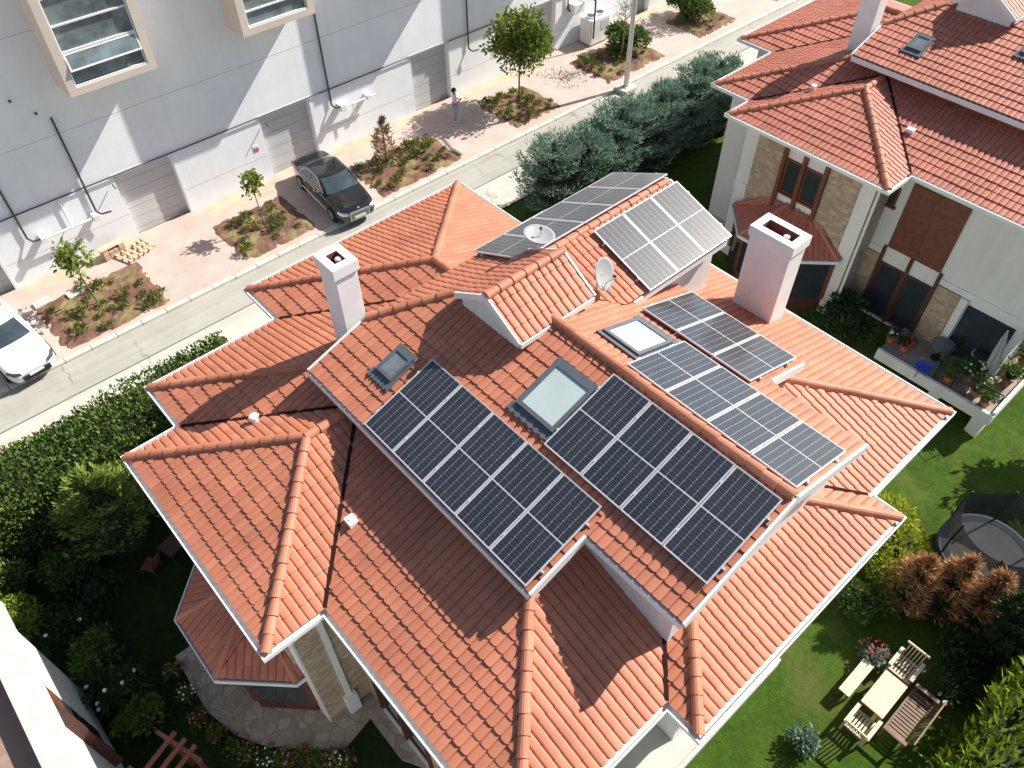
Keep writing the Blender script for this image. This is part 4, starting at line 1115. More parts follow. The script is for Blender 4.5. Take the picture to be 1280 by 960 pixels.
def bush_mesh(rx, ry, rz, n, lw, ll, seed=1, up=.25, lumps=10, fill=.55):
    mb = MB(); q = random.Random(seed)
    cs = [(Vector((q.uniform(-.66, .66)*rx, q.uniform(-.66, .66)*ry, rz*(.85+q.uniform(-.45, .5)))), q.uniform(.30, .62)) for _ in range(lumps)]
    f = lump(seed)
    for _ in range(n):
        c, k = R.choice(cs); d = rnd_dir()
        if d.z < -.5: d.z = -d.z
        rr = k*(R.random()**.35 if R.random() < fill else 1)
        p = c+Vector((d.x*rx*rr, d.y*ry*rr, d.z*rz*rr))
        if p.z < .02: p.z = R.uniform(.02, .15)
        s = R.uniform(.6, 1.35); tv = min(1, max(0, R.gauss(.3+.4*clump_tone(f, p*1.5), .2)))
        mb.leaf(p, d*.7+rnd_dir()*.7+Vector((0, 0, up)), lw*s, ll*s, tv=tv)
    return mb
def bush(name, label, cat, loc, rx, ry, rz, n, m, lw, ll, group=None, seed=1, core=True, **kw):
    t = thing(name, label, cat, loc, R.uniform(0, 6), group)
    bush_mesh(rx, ry, rz, n, lw, ll, seed, **kw).build('foliage', m, t, attr=True)
    s = MB()
    for k in range(6):
        a = R.uniform(0, 6.3); s.tube([(0, 0, -.1), (rx*.25*math.cos(a), ry*.25*math.sin(a), rz*.6), (rx*.55*math.cos(a), ry*.55*math.sin(a), rz*1.05)], .012+.01*rx, 5)
    if core: s.blob((0, 0, rz*.8), rx*.55, ry*.55, rz*.6, 8, 6, 0, .15)
    s.build('stems', 'core' if core else 'bark', t)
    return t
def conifer(name, label, loc, r, h, n, m, lw, ll, group=None, seed=1, power=.75, cat='conifer'):
    t = thing(name, label, cat, loc, 0, group)
    mb = MB(); f = lump(seed)
    q = random.Random(seed)
    br = []
    for k in range(int(26+h*12)):
        z = h*(.04+.9*q.random()); rr = r*min(1, (1-z/h)**power*1.18)*q.uniform(.75, 1.15); a = q.uniform(0, 6.283)
        br.append((z, rr, a))
    for _ in range(n):
        z, rr, a = R.choice(br)
        s = R.random()**.5
        a2 = a+R.gauss(0, .18)/max(.3, s)
        p = Vector((math.cos(a2)*rr*s, math.sin(a2)*rr*s, z+s*rr*.55+R.gauss(0, .07)))
        if p.z > h: p.z = h-R.random()*.2
        d = Vector((math.cos(a2), math.sin(a2), .9))*.7+rnd_dir()*.5
        k = R.uniform(.6, 1.3); tv = min(1, max(0, R.gauss(.2+.35*s+.25*clump_tone(f, p), .17)))
        mb.leaf(p, d, lw*k, ll*k, tv=tv)
    for _ in range(n//14):
        mb.leaf((R.gauss(0, .05), R.gauss(0, .05), h*R.uniform(.8, 1.0)), Vector((R.gauss(0, .3), R.gauss(0, .3), 1)), lw, ll)
    mb.build('foliage', m, t, attr=True)
    s = MB(); s.cyl((0, 0, -.3), (0, 0, h*.9), .09*r+.03, .02, 8)
    s.build('trunk', 'bark', t)
    if r < .65: return t
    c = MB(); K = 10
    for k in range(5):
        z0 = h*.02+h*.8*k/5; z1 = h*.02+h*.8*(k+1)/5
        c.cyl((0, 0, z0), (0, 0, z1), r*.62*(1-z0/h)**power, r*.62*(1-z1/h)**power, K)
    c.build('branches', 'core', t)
    return t
def tree(name, label, loc, trunk_h, top, rc, n, m, lw, ll, tr=.07, lean=(0, 0), seed=1, group=None, cat='tree', ball=False):
    t = thing(name, label, cat, loc, 0, group)
    q = random.Random(seed)
    b = MB(); p0 = Vector((0, 0, -.1)); p1 = Vector((lean[0], lean[1], trunk_h)); p2 = Vector((lean[0]*1.5, lean[1]*1.5, top*.85))
    b.cyl(p0, (p0+p1)/2, tr, tr*.8, 8); b.cyl((p0+p1)/2, p1, tr*.8, tr*.65, 8); b.cyl(p1, p2, tr*.65, tr*.2, 7)
    ends = []
    nb_ = 16 if n else 26
    if ball:
        for k in range(34):
            d = rnd_dir(); en = Vector((lean[0], lean[1], (trunk_h+top)/2+.1))+d*rc*q.uniform(.35, .80); en.z = max(en.z, trunk_h+.1)
            st = p1.lerp(p2, q.uniform(0, .6)); b.cyl(st, en, tr*.28, tr*.08, 5); ends.append((en, .40*rc))
        nb_ = 0
    for k in range(nb_):
        s = q.random(); st = p1.lerp(p2, s*.8); a = q.uniform(0, 6.28); e = q.uniform(.0, .9)
        rr = rc*(1-.55*s)*q.uniform(.7, 1.05)
        en = st+Vector((math.cos(a)*rr, math.sin(a)*rr, rr*e*.8)); md = st.lerp(en, .5)+Vector((0, 0, .08*rr))
        b.cyl(st, md, tr*.33, tr*.22, 5); b.cyl(md, en, tr*.22, tr*.06, 5)
        ends += [(en, .34*rc), (md, .30*rc)]
        for _ in range(3 if n else 6):
            w = md.lerp(en, q.random()); e2 = w+Vector((q.uniform(-.3, .3)*rc, q.uniform(-.3, .3)*rc, q.uniform(.05, .35)*rc)); b.cyl(w, e2, tr*.12, tr*.04, 4); ends.append((e2, .26*rc))
    b.build('trunk', 'bark', t)
    if n:
        mb = MB(); f = lump(seed+3)
        for _ in range(n):
            c, rr = R.choice(ends); d = rnd_dir(); p = c+d*rr*R.random()**.5
            s = R.uniform(.6, 1.3); tv = min(1, max(0, R.gauss(.3+.4*clump_tone(f, p), .22)))
            mb.leaf(p, d*.6+rnd_dir()*.8+Vector((0, 0, .1)), lw*s, ll*s, tv=tv)
        mb.build('crown', m, t, attr=True)
    return t
hedge('hedge', 'tall clipped dark green leafy hedge along the left part of the road', -7.5, 5.3, 18.4, 21.05, 0, 2.55, 46000, 'hedge', .075, .125, seed=4)
for k in range(9):
    conifer('cypress_tree', 'blue green cypress, %s along the road hedge behind the solar panels' % ['nearest the viewer', 'second from the left', 'third from the left', 'fourth from the left', 'middle one', 'fourth from the far end', 'third from the far end', 'second from the far end', 'farthest away'][k],
            (20.35+1.36*k, 20.3+R.uniform(-.15, .15), 0), 1.55, 3.4+R.uniform(-.22, .22), 9500, 'conifer', .045, .20, 'row of blue green cypresses', seed=20+k, power=.27)
tree('street_tree', 'round crowned street tree with a thin trunk in the bed near the standing person', (25.79, 28.53, .1), 1.75, 4.9, 1.72, 5600, 'tree', .12, .20, .06, seed=5, ball=True)
tree('street_tree', 'slender young tree with drooping dark leaves beside the white car', (3.2, 28.25, .1), 1.75, 2.9, .75, 420, 'tree', .12, .24, .035, lean=(-.12, .12), seed=8)
tree('street_tree', 'small sapling with a bright green tuft of leaves beside the black car', (10.54, 28.04, .1), 2.0, 3.1, .52, 420, 'tree', .11, .18, .03, lean=(-.05, 0), seed=9)
tree('street_tree', 'bare leafless young tree behind the lamp post', (32.95, 28.0, .1), 1.7, 3.9, 1.15, 0, 'tree', .1, .2, .05, seed=12)
tree('street_tree', 'thin young tree at the top edge of the picture, in the farthest bed', (40.3, 28.6, .1), 1.9, 4.6, 1.2, 500, 'tree', .13, .22, .05, seed=13)
conifer('dry_conifer', 'withered brown conifer in the bed in front of the black car', (17.4, 28.6, .1), .62, 2.35, 1100, 'drybush', .04, .22, seed=31, power=.9, cat='dead conifer')
bush('bush', 'leafy green bush behind the lamp post', 'bush', (34.0, 28.6, .12), 1.15, 1.0, .75, 2400, 'bush', .10, .26, seed=3)
bush('bush', 'leafy green bush in the farthest bed at the top edge', 'bush', (39.8, 28.9, .12), 1.35, 1.0, .75, 2400, 'bush', .10, .26, seed=4)
bush('bush', 'long low bush in the bed at the very top, right of the farthest tree', 'bush', (46.9, 28.9, .12), 1.2, 1.0, .6, 1200, 'bush', .10, .26, seed=6)
# low plants in the beds, one mesh per kind and copies
protos = []
for k in range(4):
    t = thing('bed_plant', 'x', 'plant'); bush_mesh(.26, .26, .16, 110, .05, .14, seed=40+k, lumps=4, up=.5).build('foliage', 'tuft', t, attr=True); protos.append(t)
names = ['soil bed beside the white car', 'soil bed to the left of the black car', 'soil bed to the right of the black car', 'soil bed under the round street tree', 'soil bed at the foot of the lamp post', 'second farthest soil bed', 'farthest soil bed at the top edge']
used = [False]*4
for bi, (a, b, c, d) in enumerate(BEDS):
    n = [20, 15, 22, 22, 14, 8, 5][bi]; placed = []; tr = 0
    while len(placed) < n and tr < 400:
        tr += 1
        x, y = R.uniform(a+.3, b-.3), R.uniform(c+.3, d-.3)
        if bi == 0 and x < 3 and R.random() < .5: continue
        if all((x-p)**2+(y-q)**2 > .22 for p, q in placed): placed.append((x, y))
    for (x, y) in placed:
        k = R.randrange(4)
        if not used[k]: o = protos[k]; used[k] = True
        else: o = copy_tree(protos[k])
        s = R.uniform(.45, 1.4)
        o.location = (x, y, .14); o.rotation_euler = (0, 0, R.uniform(0, 6)); o.scale = (s, s, s*R.uniform(.8, 1.3))
        tag(o, 'low green tuft in the '+names[bi], 'plant', 'low tufts in the '+names[bi])
# pale stone blocks lying by the beds
for k, (x, y, l) in enumerate(((1.55, 29.75, 'pale flat stone slab on the bed corner nearest the white car'), (2.75, 29.45, 'pale square stone slab in the bed beside the young drooping tree'), (16.3, 29.35, 'pale flat stone slab behind the black car in the bed of the withered conifer'), (31.7, 29.6, 'pale flat stone slab near the outdoor air conditioning unit'))):
    m = MB(); m.prism([(-.34, -.2), (.3, -.22), (.35, .18), (-.3, .23)], 0, .09); o = m.build('stone_slab', 'kerb', None, (x, y, .13), bevel=.015); o.rotation_euler = (rad(3), rad(-3), R.uniform(-.3, .3)); tag(o, l, 'stone slab')
# timber and brick pile
tp = thing('timber_pallet', 'broken pale timber pallet lying by the shutter near the young drooping tree', 'pallet', (5.7, 30.35, .105), .25)
for k in range(6):
    m = MB(); m.bar((-.6+.24*k, -.5+R.uniform(-.1, .1), .12), (-.6+.24*k+R.uniform(-.15, .15), .5, .13), .10, .025); m.build('board', 'timber', tp)
for y in (-.4, 0, .4):
    m = MB(); m.bar((-.7, y, .05), (.7, y+R.uniform(-.05, .05), .06), .08, .09); m.build('bearer', 'timber', tp)
def block_pile(name, label, loc, nx, ny, nz_, bs, m_, rz):
    m = MB()
    for k in range(nz_):
        for i in range(nx):
            for j in range(ny):
                if k == nz_-1 and R.random() < .35: continue
                x, y, z = i*bs[0], j*bs[1], k*bs[2]; d = R.uniform(-.02, .02)
                m.box(x+d, x+bs[0]-.015+d, y+d, y+bs[1]-.015+d, z, z+bs[2]-.006)
    o = m.build(name, m_, None, loc, bevel=.006); o.rotation_euler = (0, 0, rz); return tag(o, label, 'brick stack')
block_pile('brick_stack', 'small stack of pale bricks with a board on it, against the factory wall', (4.5, 30.5, .1), 4, 3, 4, (.24, .15, .12), 'brickpile', .15)
m = MB(); m.prism([(-.6, -.14), (.55, -.2), (.6, .12), (-.55, .2)], 0, .03); o = m.build('board', 'timber', None, (4.95, 30.75, .60)); o.rotation_euler = (rad(2), rad(6), .3); tag(o, 'pale loose board lying on top of the brick stack', 'board')
# fallen leaves on the driveway near the lamp post bed
m = MB()
for k in range(260):
    x, y = R.gauss(29.3, .6), R.gauss(29.0, .7); m.leaf((x, y, .115), (R.uniform(-1, 1), R.uniform(-1, 1), .1), .05, .09, mi=0)
o = m.build('leaf_litter', 'soil'); o['kind'] = 'stuff'
# ------------------------------------------------------------------ right garden (lower level)
t = thing('garden_table', 'pale wooden rectangular garden table between the seats on the lawn', 'table', (12.88, -.62, ZL))
m = MB()
for k in range(6): m.box(-.64+.002, .64-.002, -.33+.11*k+.001, -.33+.11*(k+1)-.001, .68, .72)
m.build('table_top', 'teak', t, bevel=.001)
m = MB(); m.box(-.6, .6, -.29, -.26, .6, .675); m.box(-.6, .6, .26, .29, .6, .675); m.box(-.6, -.57, -.255, .255, .6, .675); m.box(.57, .6, -.255, .255, .6, .675); m.build('apron', 'teak_d', t)
for x in (-.56, .56):
    for y in (-.25, .25):
        m = MB(); m.box(x-.035, x+.035, y-.035, y+.035, 0, .6); m.build('leg', 'teak_d', t)
t = thing('garden_bench', 'narrow pale wooden backless bench on the lawn side of the garden table', 'bench', (12.86, .14, ZL))
m = MB()
for k in range(3): m.box(-.64, .64, -.165+.11*k+.001, -.165+.11*(k+1)-.001, .43, .47)
m.build('seat', 'teak', t, bevel=.001)
for x in (-.55, .55):
    for y in (-.12, .12):
        m = MB(); m.box(x-.03, x+.03, y-.03, y+.03, 0, .43); m.build('leg', 'teak_d', t)
def slat_seat(name, label, cat, loc, rz, W, D, seatm, armm):
    """faces local +x; W across y, D along x"""
    t = thing(name, label, cat, loc, rz, 'wooden garden seats round the table')
    w = W/2; d = D/2
    m = MB(); n = max(5, int(W/.12))
    for k in range(n):
        y0 = -w+.09+(W-.18)*k/n; m.box(-d+.06, d-.03, y0+.018, y0+(W-.18)/n-.018, .38, .405)
    m.build('seat', seatm, t)
    for xa, xb in ((d-.03, d+.02), (-d+.02, -d+.06)):
        m = MB(); m.box(xa, xb, -w+.08, w-.08, .33, .40); m.build('seat_rail', seatm, t)
    m = MB(); lean = -.16
    for k in range(n):
        y0 = -w+.09+(W-.18)*(k+.5)/n; m.bar((-d+.05, y0, .42), (-d+.05+lean, y0, .90), .03, .02, (1, 0, 0))
    m.bar((-d+.05+lean, -w+.03, .92), (-d+.05+lean, w-.03, .92), .04, .07); m.build('backrest', armm, t)
    for s in (-1, 1):
        m = MB(); m.box(-d-.02, d+.04, s*(w-.05)-.055, s*(w-.05)+.055, .62, .655); m.build('armrest', armm, t, bevel=.006)
        for x in (-d+.05, d-.02):
            m = MB(); m.box(x-.03, x+.03, s*(w-.05)-.03, s*(w-.05)+.03, 0, .62); m.build('leg', seatm, t)
    return t
slat_seat('garden_armchair', 'slatted wooden armchair at the near end of the garden table', 'armchair', (11.83, -.64, ZL), 0, .74, .66, 'teak', 'teak')
slat_seat('garden_armchair', 'slatted wooden armchair at the far end of the garden table', 'armchair', (14.15, -.60, ZL), PI, .74, .66, 'teak', 'teak')
slat_seat('garden_sofa', 'dark slatted wooden garden sofa along the hedge side of the table', 'sofa', (12.98, -1.42, ZL), PI/2, 1.76, .62, 'teak_d', 'teak_d')
bush('potted_shrub', 'small round shrub standing alone on the lawn, with pale leaf tips', 'shrub', (10.5, .08, ZL), .42, .42, .36, 700, 'conifer', .05, .13, seed=51)
b = bush('flower_bush', 'small rounded bush with a few red flowers next to the garden bench', 'shrub', (13.95, .22, ZL), .40, .40, .34, 700, 'conifer', .05, .13, seed=52)
m = MB()
for k in range(26):
    d = rnd_dir(); d.z = abs(d.z); p = Vector((d.x*.4, d.y*.4, .34+d.z*.33)); m.blob(p, .035, .035, .025, 6, 4)
m.build('blossom', 'red', b)
hedge('thuja_hedge', 'lime green feathery thuja hedge in the bottom right corner behind the sofa', 8.6, 20.5, -4.2, -2.55, ZL, 2.1, 5200, 'lime', .10, .38, upb=.9, amp=.4, seed=7)
for k, (x, y, h, lb) in enumerate(((16.1, .55, 2.7, 'orange brown conifer nearest the yellow green bush'), (16.75, -.25, 2.9, 'orange brown conifer in the middle of the row beside the trampoline'), (17.05, -1.1, 2.75, 'orange brown conifer at the hedge end of the row beside the trampoline'))):
    conifer('brown_conifer', lb, (x, y, ZL), .74, h, 3200, 'orange', .042, .26, 'orange brown conifers beside the trampoline', seed=60+k, power=.85)
bush('shrub', 'bright yellow green leafy bush below the right corner of the tiled roof', 'bush', (17.15, 1.85, ZL), 1.35, 1.1, 1.0, 4600, 'yellowleaf', .06, .18, seed=63)
bush('shrub', 'smaller green leafy bush close to the house wall by the orange brown conifers', 'bush', (15.1, 1.2, ZL), .8, .6, .6, 1500, 'bush', .07, .18, seed=64)
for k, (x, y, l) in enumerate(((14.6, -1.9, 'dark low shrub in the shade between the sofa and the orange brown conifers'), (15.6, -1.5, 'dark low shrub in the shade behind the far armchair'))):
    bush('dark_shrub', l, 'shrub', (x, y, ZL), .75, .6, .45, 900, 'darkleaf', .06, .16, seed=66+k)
m = MB(); m.blob((14.15, -1.65, ZL+.5), .09, .05, .05, 8, 6); m.blob((14.0, -1.85, ZL+.5), .08, .06, .05, 8, 6); tag(m.build('white_flower', 'whitef', smooth=True), 'two white blossoms in the shade beside the garden sofa', 'flower')
tree('garden_tree', 'tree just past the right edge casting its shadow on the lawn', (26.2, -.55, ZL), 1.6, 4.6, 1.5, 2200, 'tree', .16, .34, .08, seed=15)
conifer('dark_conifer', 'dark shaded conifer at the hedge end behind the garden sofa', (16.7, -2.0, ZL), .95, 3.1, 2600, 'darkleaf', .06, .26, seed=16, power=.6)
# trampoline
t = thing('trampoline', 'round garden trampoline with a dark safety net and bent poles', 'trampoline', (19.15, -.4, ZL))
m = MB(); vs = []; n = 36; r = 1.35
m.add([(r*math.cos(2*PI*i/n), r*math.sin(2*PI*i/n), .75) for i in range(n)], [tuple(range(n))]); m.build('jumping_mat', 'tramp_bed', t)
m = MB()
for i in range(n):
    a, b_ = 2*PI*i/n, 2*PI*(i+1)/n
    m.add([(q*math.cos(g), q*math.sin(g), z) for g in (a, b_) for q, z in ((1.34, .77), (1.66, .77))], [(0, 1, 3, 2)])
    m.add([(q*math.cos(g), q*math.sin(g), z) for g in (a, b_) for q, z in ((1.66, .77), (1.67, .60))], [(0, 1, 3, 2)])
m.build('safety_pad', 'tramp_pad', t)
m = MB()
for k in range(6):
    a = 2*PI*k/6+.3; x, y = 1.6*math.cos(a), 1.6*math.sin(a); m.cyl((x, y, 0), (x, y, .7), .03, n=6)
m.build('frame', 'pole', t)
for k in range(6):
    a = 2*PI*k/6+.3; x, y = 1.62*math.cos(a), 1.62*math.sin(a)
    m = MB(); m.tube([(x, y, .5), (x*1.02, y*1.02, 1.8), (x*.97, y*.97, 2.55)], .035, 7); m.build('pole', 'rubber', t)
nm_, nt_, nb_ = _nt('see-through net')
lk = nt_.links; tr_ = N(nt_, 'ShaderNodeBsdfTransparent'); mx_ = N(nt_, 'ShaderNodeMixShader'); mx_.inputs[0].default_value = .82
t.scale = (.86, .86, .9); nb_.inputs['Base Color'].default_value = (.05, .05, .05, 1); nb_.inputs['Roughness'].default_value = .9
lk.new(tr_.outputs[0], mx_.inputs[1]); lk.new(nb_.outputs[0], mx_.inputs[2]); lk.new(mx_.outputs[0], nt_.nodes['Material Output'].inputs[0])
M['net'] = nm_
m = MB(); n = 48
for i in range(n):
    for z0, z1 in ((.78, 1.35), (1.35, 1.9), (1.9, 2.45)):
        def rr(a, z):
            k = abs(math.sin((a-.3)*3)); return 1.60-.13*k*(z-.78)/1.6
        def zz(a, z): return z-(.16*abs(math.sin((a-.3)*3)) if z > 2.4 else 0)
        a, b_ = 2*PI*i/n, 2*PI*(i+1)/n
        m.quad((rr(a, z0)*math.cos(a), rr(a, z0)*math.sin(a), zz(a, z0)), (rr(b_, z0)*math.cos(b_), rr(b_, z0)*math.sin(b_), zz(b_, z0)), (rr(b_, z1)*math.cos(b_), rr(b_, z1)*math.sin(b_), zz(b_, z1)), (rr(a, z1)*math.cos(a), rr(a, z1)*math.sin(a), zz(a, z1)))
m.build('safety_net', 'net', t)

# ------------------------------------------------------------------ neighbour's terrace and what stands on it
t = thing('raised_terrace', 'raised pale terrace on piers beside the white house at the right', 'terrace', (27, 4.3, 0))
m = MB(); m.box(-3.2, 3.5, -2.2, 2.1, -.40, -.12); m.build('floor_slab', 'tfloor', t)
m = MB(); m.box(-3.2, 3.5, -2.32, -2.202, -.45, .12); m.box(-3.32, -3.202, -2.32, 2.1, -.45, .02); m.build('parapet', 'plaster', t)
m = MB(); m.box(-3.15, -2.2, -2.19, -1.75, -1.7, -.45); m.build('pier', 'plaster', t)
m = MB(); m.box(-3.1, -2.7, -.5, -.1, -1.7, -.45); m.build('pier', 'plaster', t)
m = MB(); m.box(-2.0, 3.4, -1.9, 2.0, -1.7, -.45); m.build('dark_void_fill', 'wood2', t)  # dark box added under the slab to stand in for the shaded void
m = MB()
m.tube([(-3.1, .0, -.12), (-3.1, .0, .85), (-1.5, .1, .85), (-1.5, .1, -.12)], .03, 6); m.tube([(-3.1, 0, .35), (-1.5, .1, .35)], .02, 6); m.build('railing', 'rubber', t)
m = MB(); m.tube([(-3.14, -2.2, .9), (-3.14, -.1, .9)], .02, 6); m.tube([(-3.14, -2.2, .5), (-3.14, -.1, .5)], .014, 6)
for k in range(5): m.cyl((-3.14, -2.2+.52*k, -.12), (-3.14, -2.2+.52*k, .9), .016, n=6)
m.build('edge_railing', 'rubber', t)
t = thing('blue_chair', 'bright blue plastic garden chair on the terrace edge', 'chair', (23.75, 4.75, -.12), .6)
m = MB(); m.cyl((0, 0, .40), (0, 0, .44), .26, .27, 18); m.build('seat', 'blue', t)
m = MB()
for k in range(7):
    a = PI*.55+PI*.9*k/6; m.bar((.25*math.cos(a), .25*math.sin(a), .44), (.31*math.cos(a), .31*math.sin(a), .82), .05, .015, (math.cos(a), math.sin(a), 0))
m.tube([(.31*math.cos(PI*.55+PI*.9*k/10), .31*math.sin(PI*.55+PI*.9*k/10), .84) for k in range(11)], .025, 6); m.build('backrest', 'blue', t)
for k in range(4):
    a = PI/4+PI/2*k; m = MB(); m.cyl((.24*math.cos(a), .24*math.sin(a), 0), (.2*math.cos(a), .2*math.sin(a), .4), .018, n=6); m.build('leg', 'blue', t)
def pot_plant(name, label, loc, r, h, n, m_, flower=None, nf=14, seed=1):
    t = bush(name, label, 'potted plant', loc, r, r, h, n, m_, .05, .16, seed=seed, up=.4)
    for ch in t.children: ch.location = (0, 0, .28)
    m = MB(); m.cyl((0, 0, 0), (0, 0, .3), .14, .19, 12); m.cyl((0, 0, .27), (0, 0, .31), .2, .2, 12); m.build('pot', 'ridge', t)
    if flower:
        m = MB()
        for _ in range(nf):
            d = rnd_dir(); d.z = abs(d.z); m.blob((d.x*r*.9, d.y*r*.9, .28+h+d.z*h*.8), .05, .05, .035, 6, 4)
        m.build('blossom', flower, t)
    return t
pot_plant('flower_pot', 'potted plant with bright red flowers by the dark window of the terrace', (24.45, 5.75, -.12), .24, .22, 220, 'darkleaf', 'red', 20, 71)
pot_plant('flower_pot', 'potted plant with white flowers just behind the red flowers', (24.5, 6.35, -.12), .2, .2, 200, 'darkleaf', 'whitef', 12, 72)
bush('shrub', 'large dark shaded shrub between the terrace and the orange roof edge', 'shrub', (23.6, 7.9, -.45), 1.25, 1.3, 1.0, 2600, 'darkleaf', .08, .2, seed=73)
for k, (x, y, l) in enumerate(((24.3, 2.95, 'leafy plant with pale edged leaves in the terrace corner'), (24.75, 3.45, 'taller leafy plant behind the terrace corner plant'), (24.2, 3.9, 'leafy plant nearest the terrace railing'))):
    pot_plant('potted_plant', l, (x, y, -.12), .42, .36, 420, 'bush', 'whitef' if k < 2 else None, 10, 74+k)
for k, (x, y, r, l) in enumerate(((24.1, 2.5, .3, 'small leafy pot right at the outer corner of the terrace'), (25.6, 2.45, .42, 'leafy pot on the sunny side of the terrace, next to the umbrella foot'), (26.9, 2.5, .45, 'leafy pot on the sunny side of the terrace, farthest right'), (25.9, 4.5, .34, 'leafy pot in front of the dark porch opening'))):
    pot_plant('potted_plant', l, (x, y, -.12), r, r*.9, 420, 'bush', None, 0, 90+k)
t = thing('round_table', 'small dark round table among the terrace pots', 'table', (25.0, 4.75, -.12))
m = MB(); m.cyl((0, 0, .68), (0, 0, .72), .42, .42, 20); m.build('table_top', 'skyframe', t)
m = MB(); m.cyl((0, 0, 0), (0, 0, .68), .04, n=8); m.cyl((0, 0, 0), (0, 0, .04), .22, .2, 14); m.build('leg', 'rubber', t)
t = thing('garden_umbrella', 'closed grey green garden umbrella leaning over the terrace plants', 'umbrella', (24.95, 2.95, -.12), 1.2)
m = MB(); m.cyl((0, 0, 0), (.35, -.1, 2.4), .025, n=8); m.build('pole', 'pole', t)
m = MB(); q0, q1 = Vector((.10, -.03, .75)), Vector((.35, -.1, 2.4))
vs = []; K = 16
for k, (f, rr) in enumerate(((0, .10), (.1, .2), (.4, .17), (.75, .11), (1, .02))):
    c = q0.lerp(q1, f)
    for i in range(K): a = 2*PI*i/K; r2 = rr*(1 if i % 2 else .62); vs.append(c+Vector((r2*math.cos(a), r2*math.sin(a), 0)))
m.add(vs, [(k*K+i, k*K+(i+1) % K, (k+1)*K+(i+1) % K, (k+1)*K+i) for k in range(4) for i in range(K)]); m.build('canopy', 'canvas', t)
m = MB(); m.cyl((0, 0, 0), (0, 0, .1), .25, .22, 14); m.build('base', 'rubber', t)
t = thing('garden_barbecue', 'round dark lidded barbecue beside the closed umbrella', 'barbecue', (25.45, 3.55, -.12))
m = MB(); m.blob((0, 0, .7), .32, .32, .22, 16, 8); m.build('bowl', 'rubber', t, smooth=True)
m = MB(); m.cyl((0, 0, .72), (0, 0, .75), .35, .35, 20); m.build('rim', 'pole', t)
for k in range(3):
    a = 2*PI*k/3; m = MB(); m.cyl((.35*math.cos(a), .35*math.sin(a), 0), (.15*math.cos(a), .15*math.sin(a), .6), .018, n=6); m.build('leg', 'pole', t)
for k, (x, y, rz, l) in enumerate(((27.0, 4.2, 2.6, 'dark metal terrace chair in the shade, nearest the umbrella'), (27.9, 4.8, .4, 'dark metal terrace chair in the shade, nearest the house wall'))):
    t = thing('terrace_chair', l, 'chair', (x, y, -.12), rz, 'dark metal chairs on the shaded terrace')
    m = MB(); m.box(-.24, .24, -.24, .24, .42, .45); m.build('seat', 'skyframe', t)
    m = MB(); m.tube([(-.24, -.22, .45), (-.32, -.22, .92), (-.32, .22, .92), (-.24, .22, .45)], .018, 6)
    for q in (-.1, 0, .1): m.bar((-.25, q, .46), (-.32, q, .9), .05, .012, (1, 0, 0))
    m.build('backrest', 'skyframe', t)
    for sx in (-.22, .22):
        for sy in (-.22, .22):
            m = MB(); m.cyl((sx, sy, 0), (sx, sy, .42), .016, n=6); m.build('leg', 'skyframe', t)
bush('shrub', 'sunlit green shrub at the foot of the white house wall, behind the pale raised panels', 'shrub', (23.2, 16.4, 0), .9, .8, .6, 1200, 'yellowleaf', .08, .2, seed=78)
m = MB(); m.box(23.9, 25.6, 14.6, 16.0, -.2, .06); struct(m.build('path', 'cream'))

# ------------------------------------------------------------------ building in the lower left corner
t = thing('terrace_building', 'white building with a brown roof terrace and beige coping in the lower left corner', 'building', (-8, 8, 0))
ox, oy = 8, -8
zc = 4.5; xw = -3.42
m = MB(); m.box(-20+ox, xw+ox, -6+oy, 14.0+oy, -1.6, zc-1.0); m.build('wall', 'white', t)
m = MB(); m.box(-20+ox, -3.85+ox, -6+oy, 13.6+oy, zc-1.0, zc-.45); m.build('terrace_deck', 'deck', t)
m = MB(); m.box(-3.8+ox, xw+ox, -6+oy, 14.0+oy, zc-1.0, zc-.08); m.box(-20+ox, -3.802+ox, 13.65+oy, 14.0+oy, zc-1.0, zc-.08); m.build('parapet', 'white', t)
m = MB(); m.box(-3.86+ox, -3.22+ox, -6+oy, 14.1+oy, zc-.08, zc+.04); m.box(-20+ox, -3.862+ox, 13.58+oy, 14.1+oy, zc-.08, zc+.04); m.build('coping', 'coping', t, bevel=.01)
m = MB(); m.box(xw+ox, xw+.05+ox, 11.15+oy, 12.1+oy, .6, zc-.12); tp_ = m.build('timber_panel', 'wood', t)
m = MB(); m.box(xw+.052+ox, xw+.075+ox, 11.25+oy, 12.0+oy, .9, 2.9); m.build('pane', 'glass', tp_)
m = MB(); m.box(xw+ox, xw+.22+ox, 11.05+oy, 11.145+oy, .5, zc-.12); m.build('timber_post', 'wood2', t)

# ------------------------------------------------------------------ shaded left garden
bush('shrub', 'rounded bright lime green shrub at the left edge of the picture', 'shrub', (-3.9, 16.6, 0), .75, .75, .62, 2200, 'lime', .05, .14, seed=81, up=.1)
bush('shrub', 'second lime green shrub on the left edge, closer to the hedge', 'shrub', (-4.0, 18.0, 0), .8, .7, .6, 1800, 'bush', .06, .15, seed=82)
conifer('conifer', 'feathery yellow green conifer in front of the clipped hedge', (-.55, 17.7, -.1), 1.4, 3.1, 6000, 'fresh', .05, .20, seed=83, power=.6)
lst = [(-2.3, 17.3, .8, 'dark garden shrub below the feathery conifer'), (-2.9, 15.6, .7, 'dark garden shrub with a white bloom, nearest the lime green shrub'), (-2.75, 14.4, .75, 'dark garden shrub beside the beige coping'), (-2.7, 13.2, .8, 'dark garden shrub with white blossoms beside the white wall'), (-2.45, 12.0, .6, 'dark garden shrub nearest the brown canopy of the white building'), (-1.9, 16.3, .6, 'dark garden shrub at the edge of the shaded lawn')]
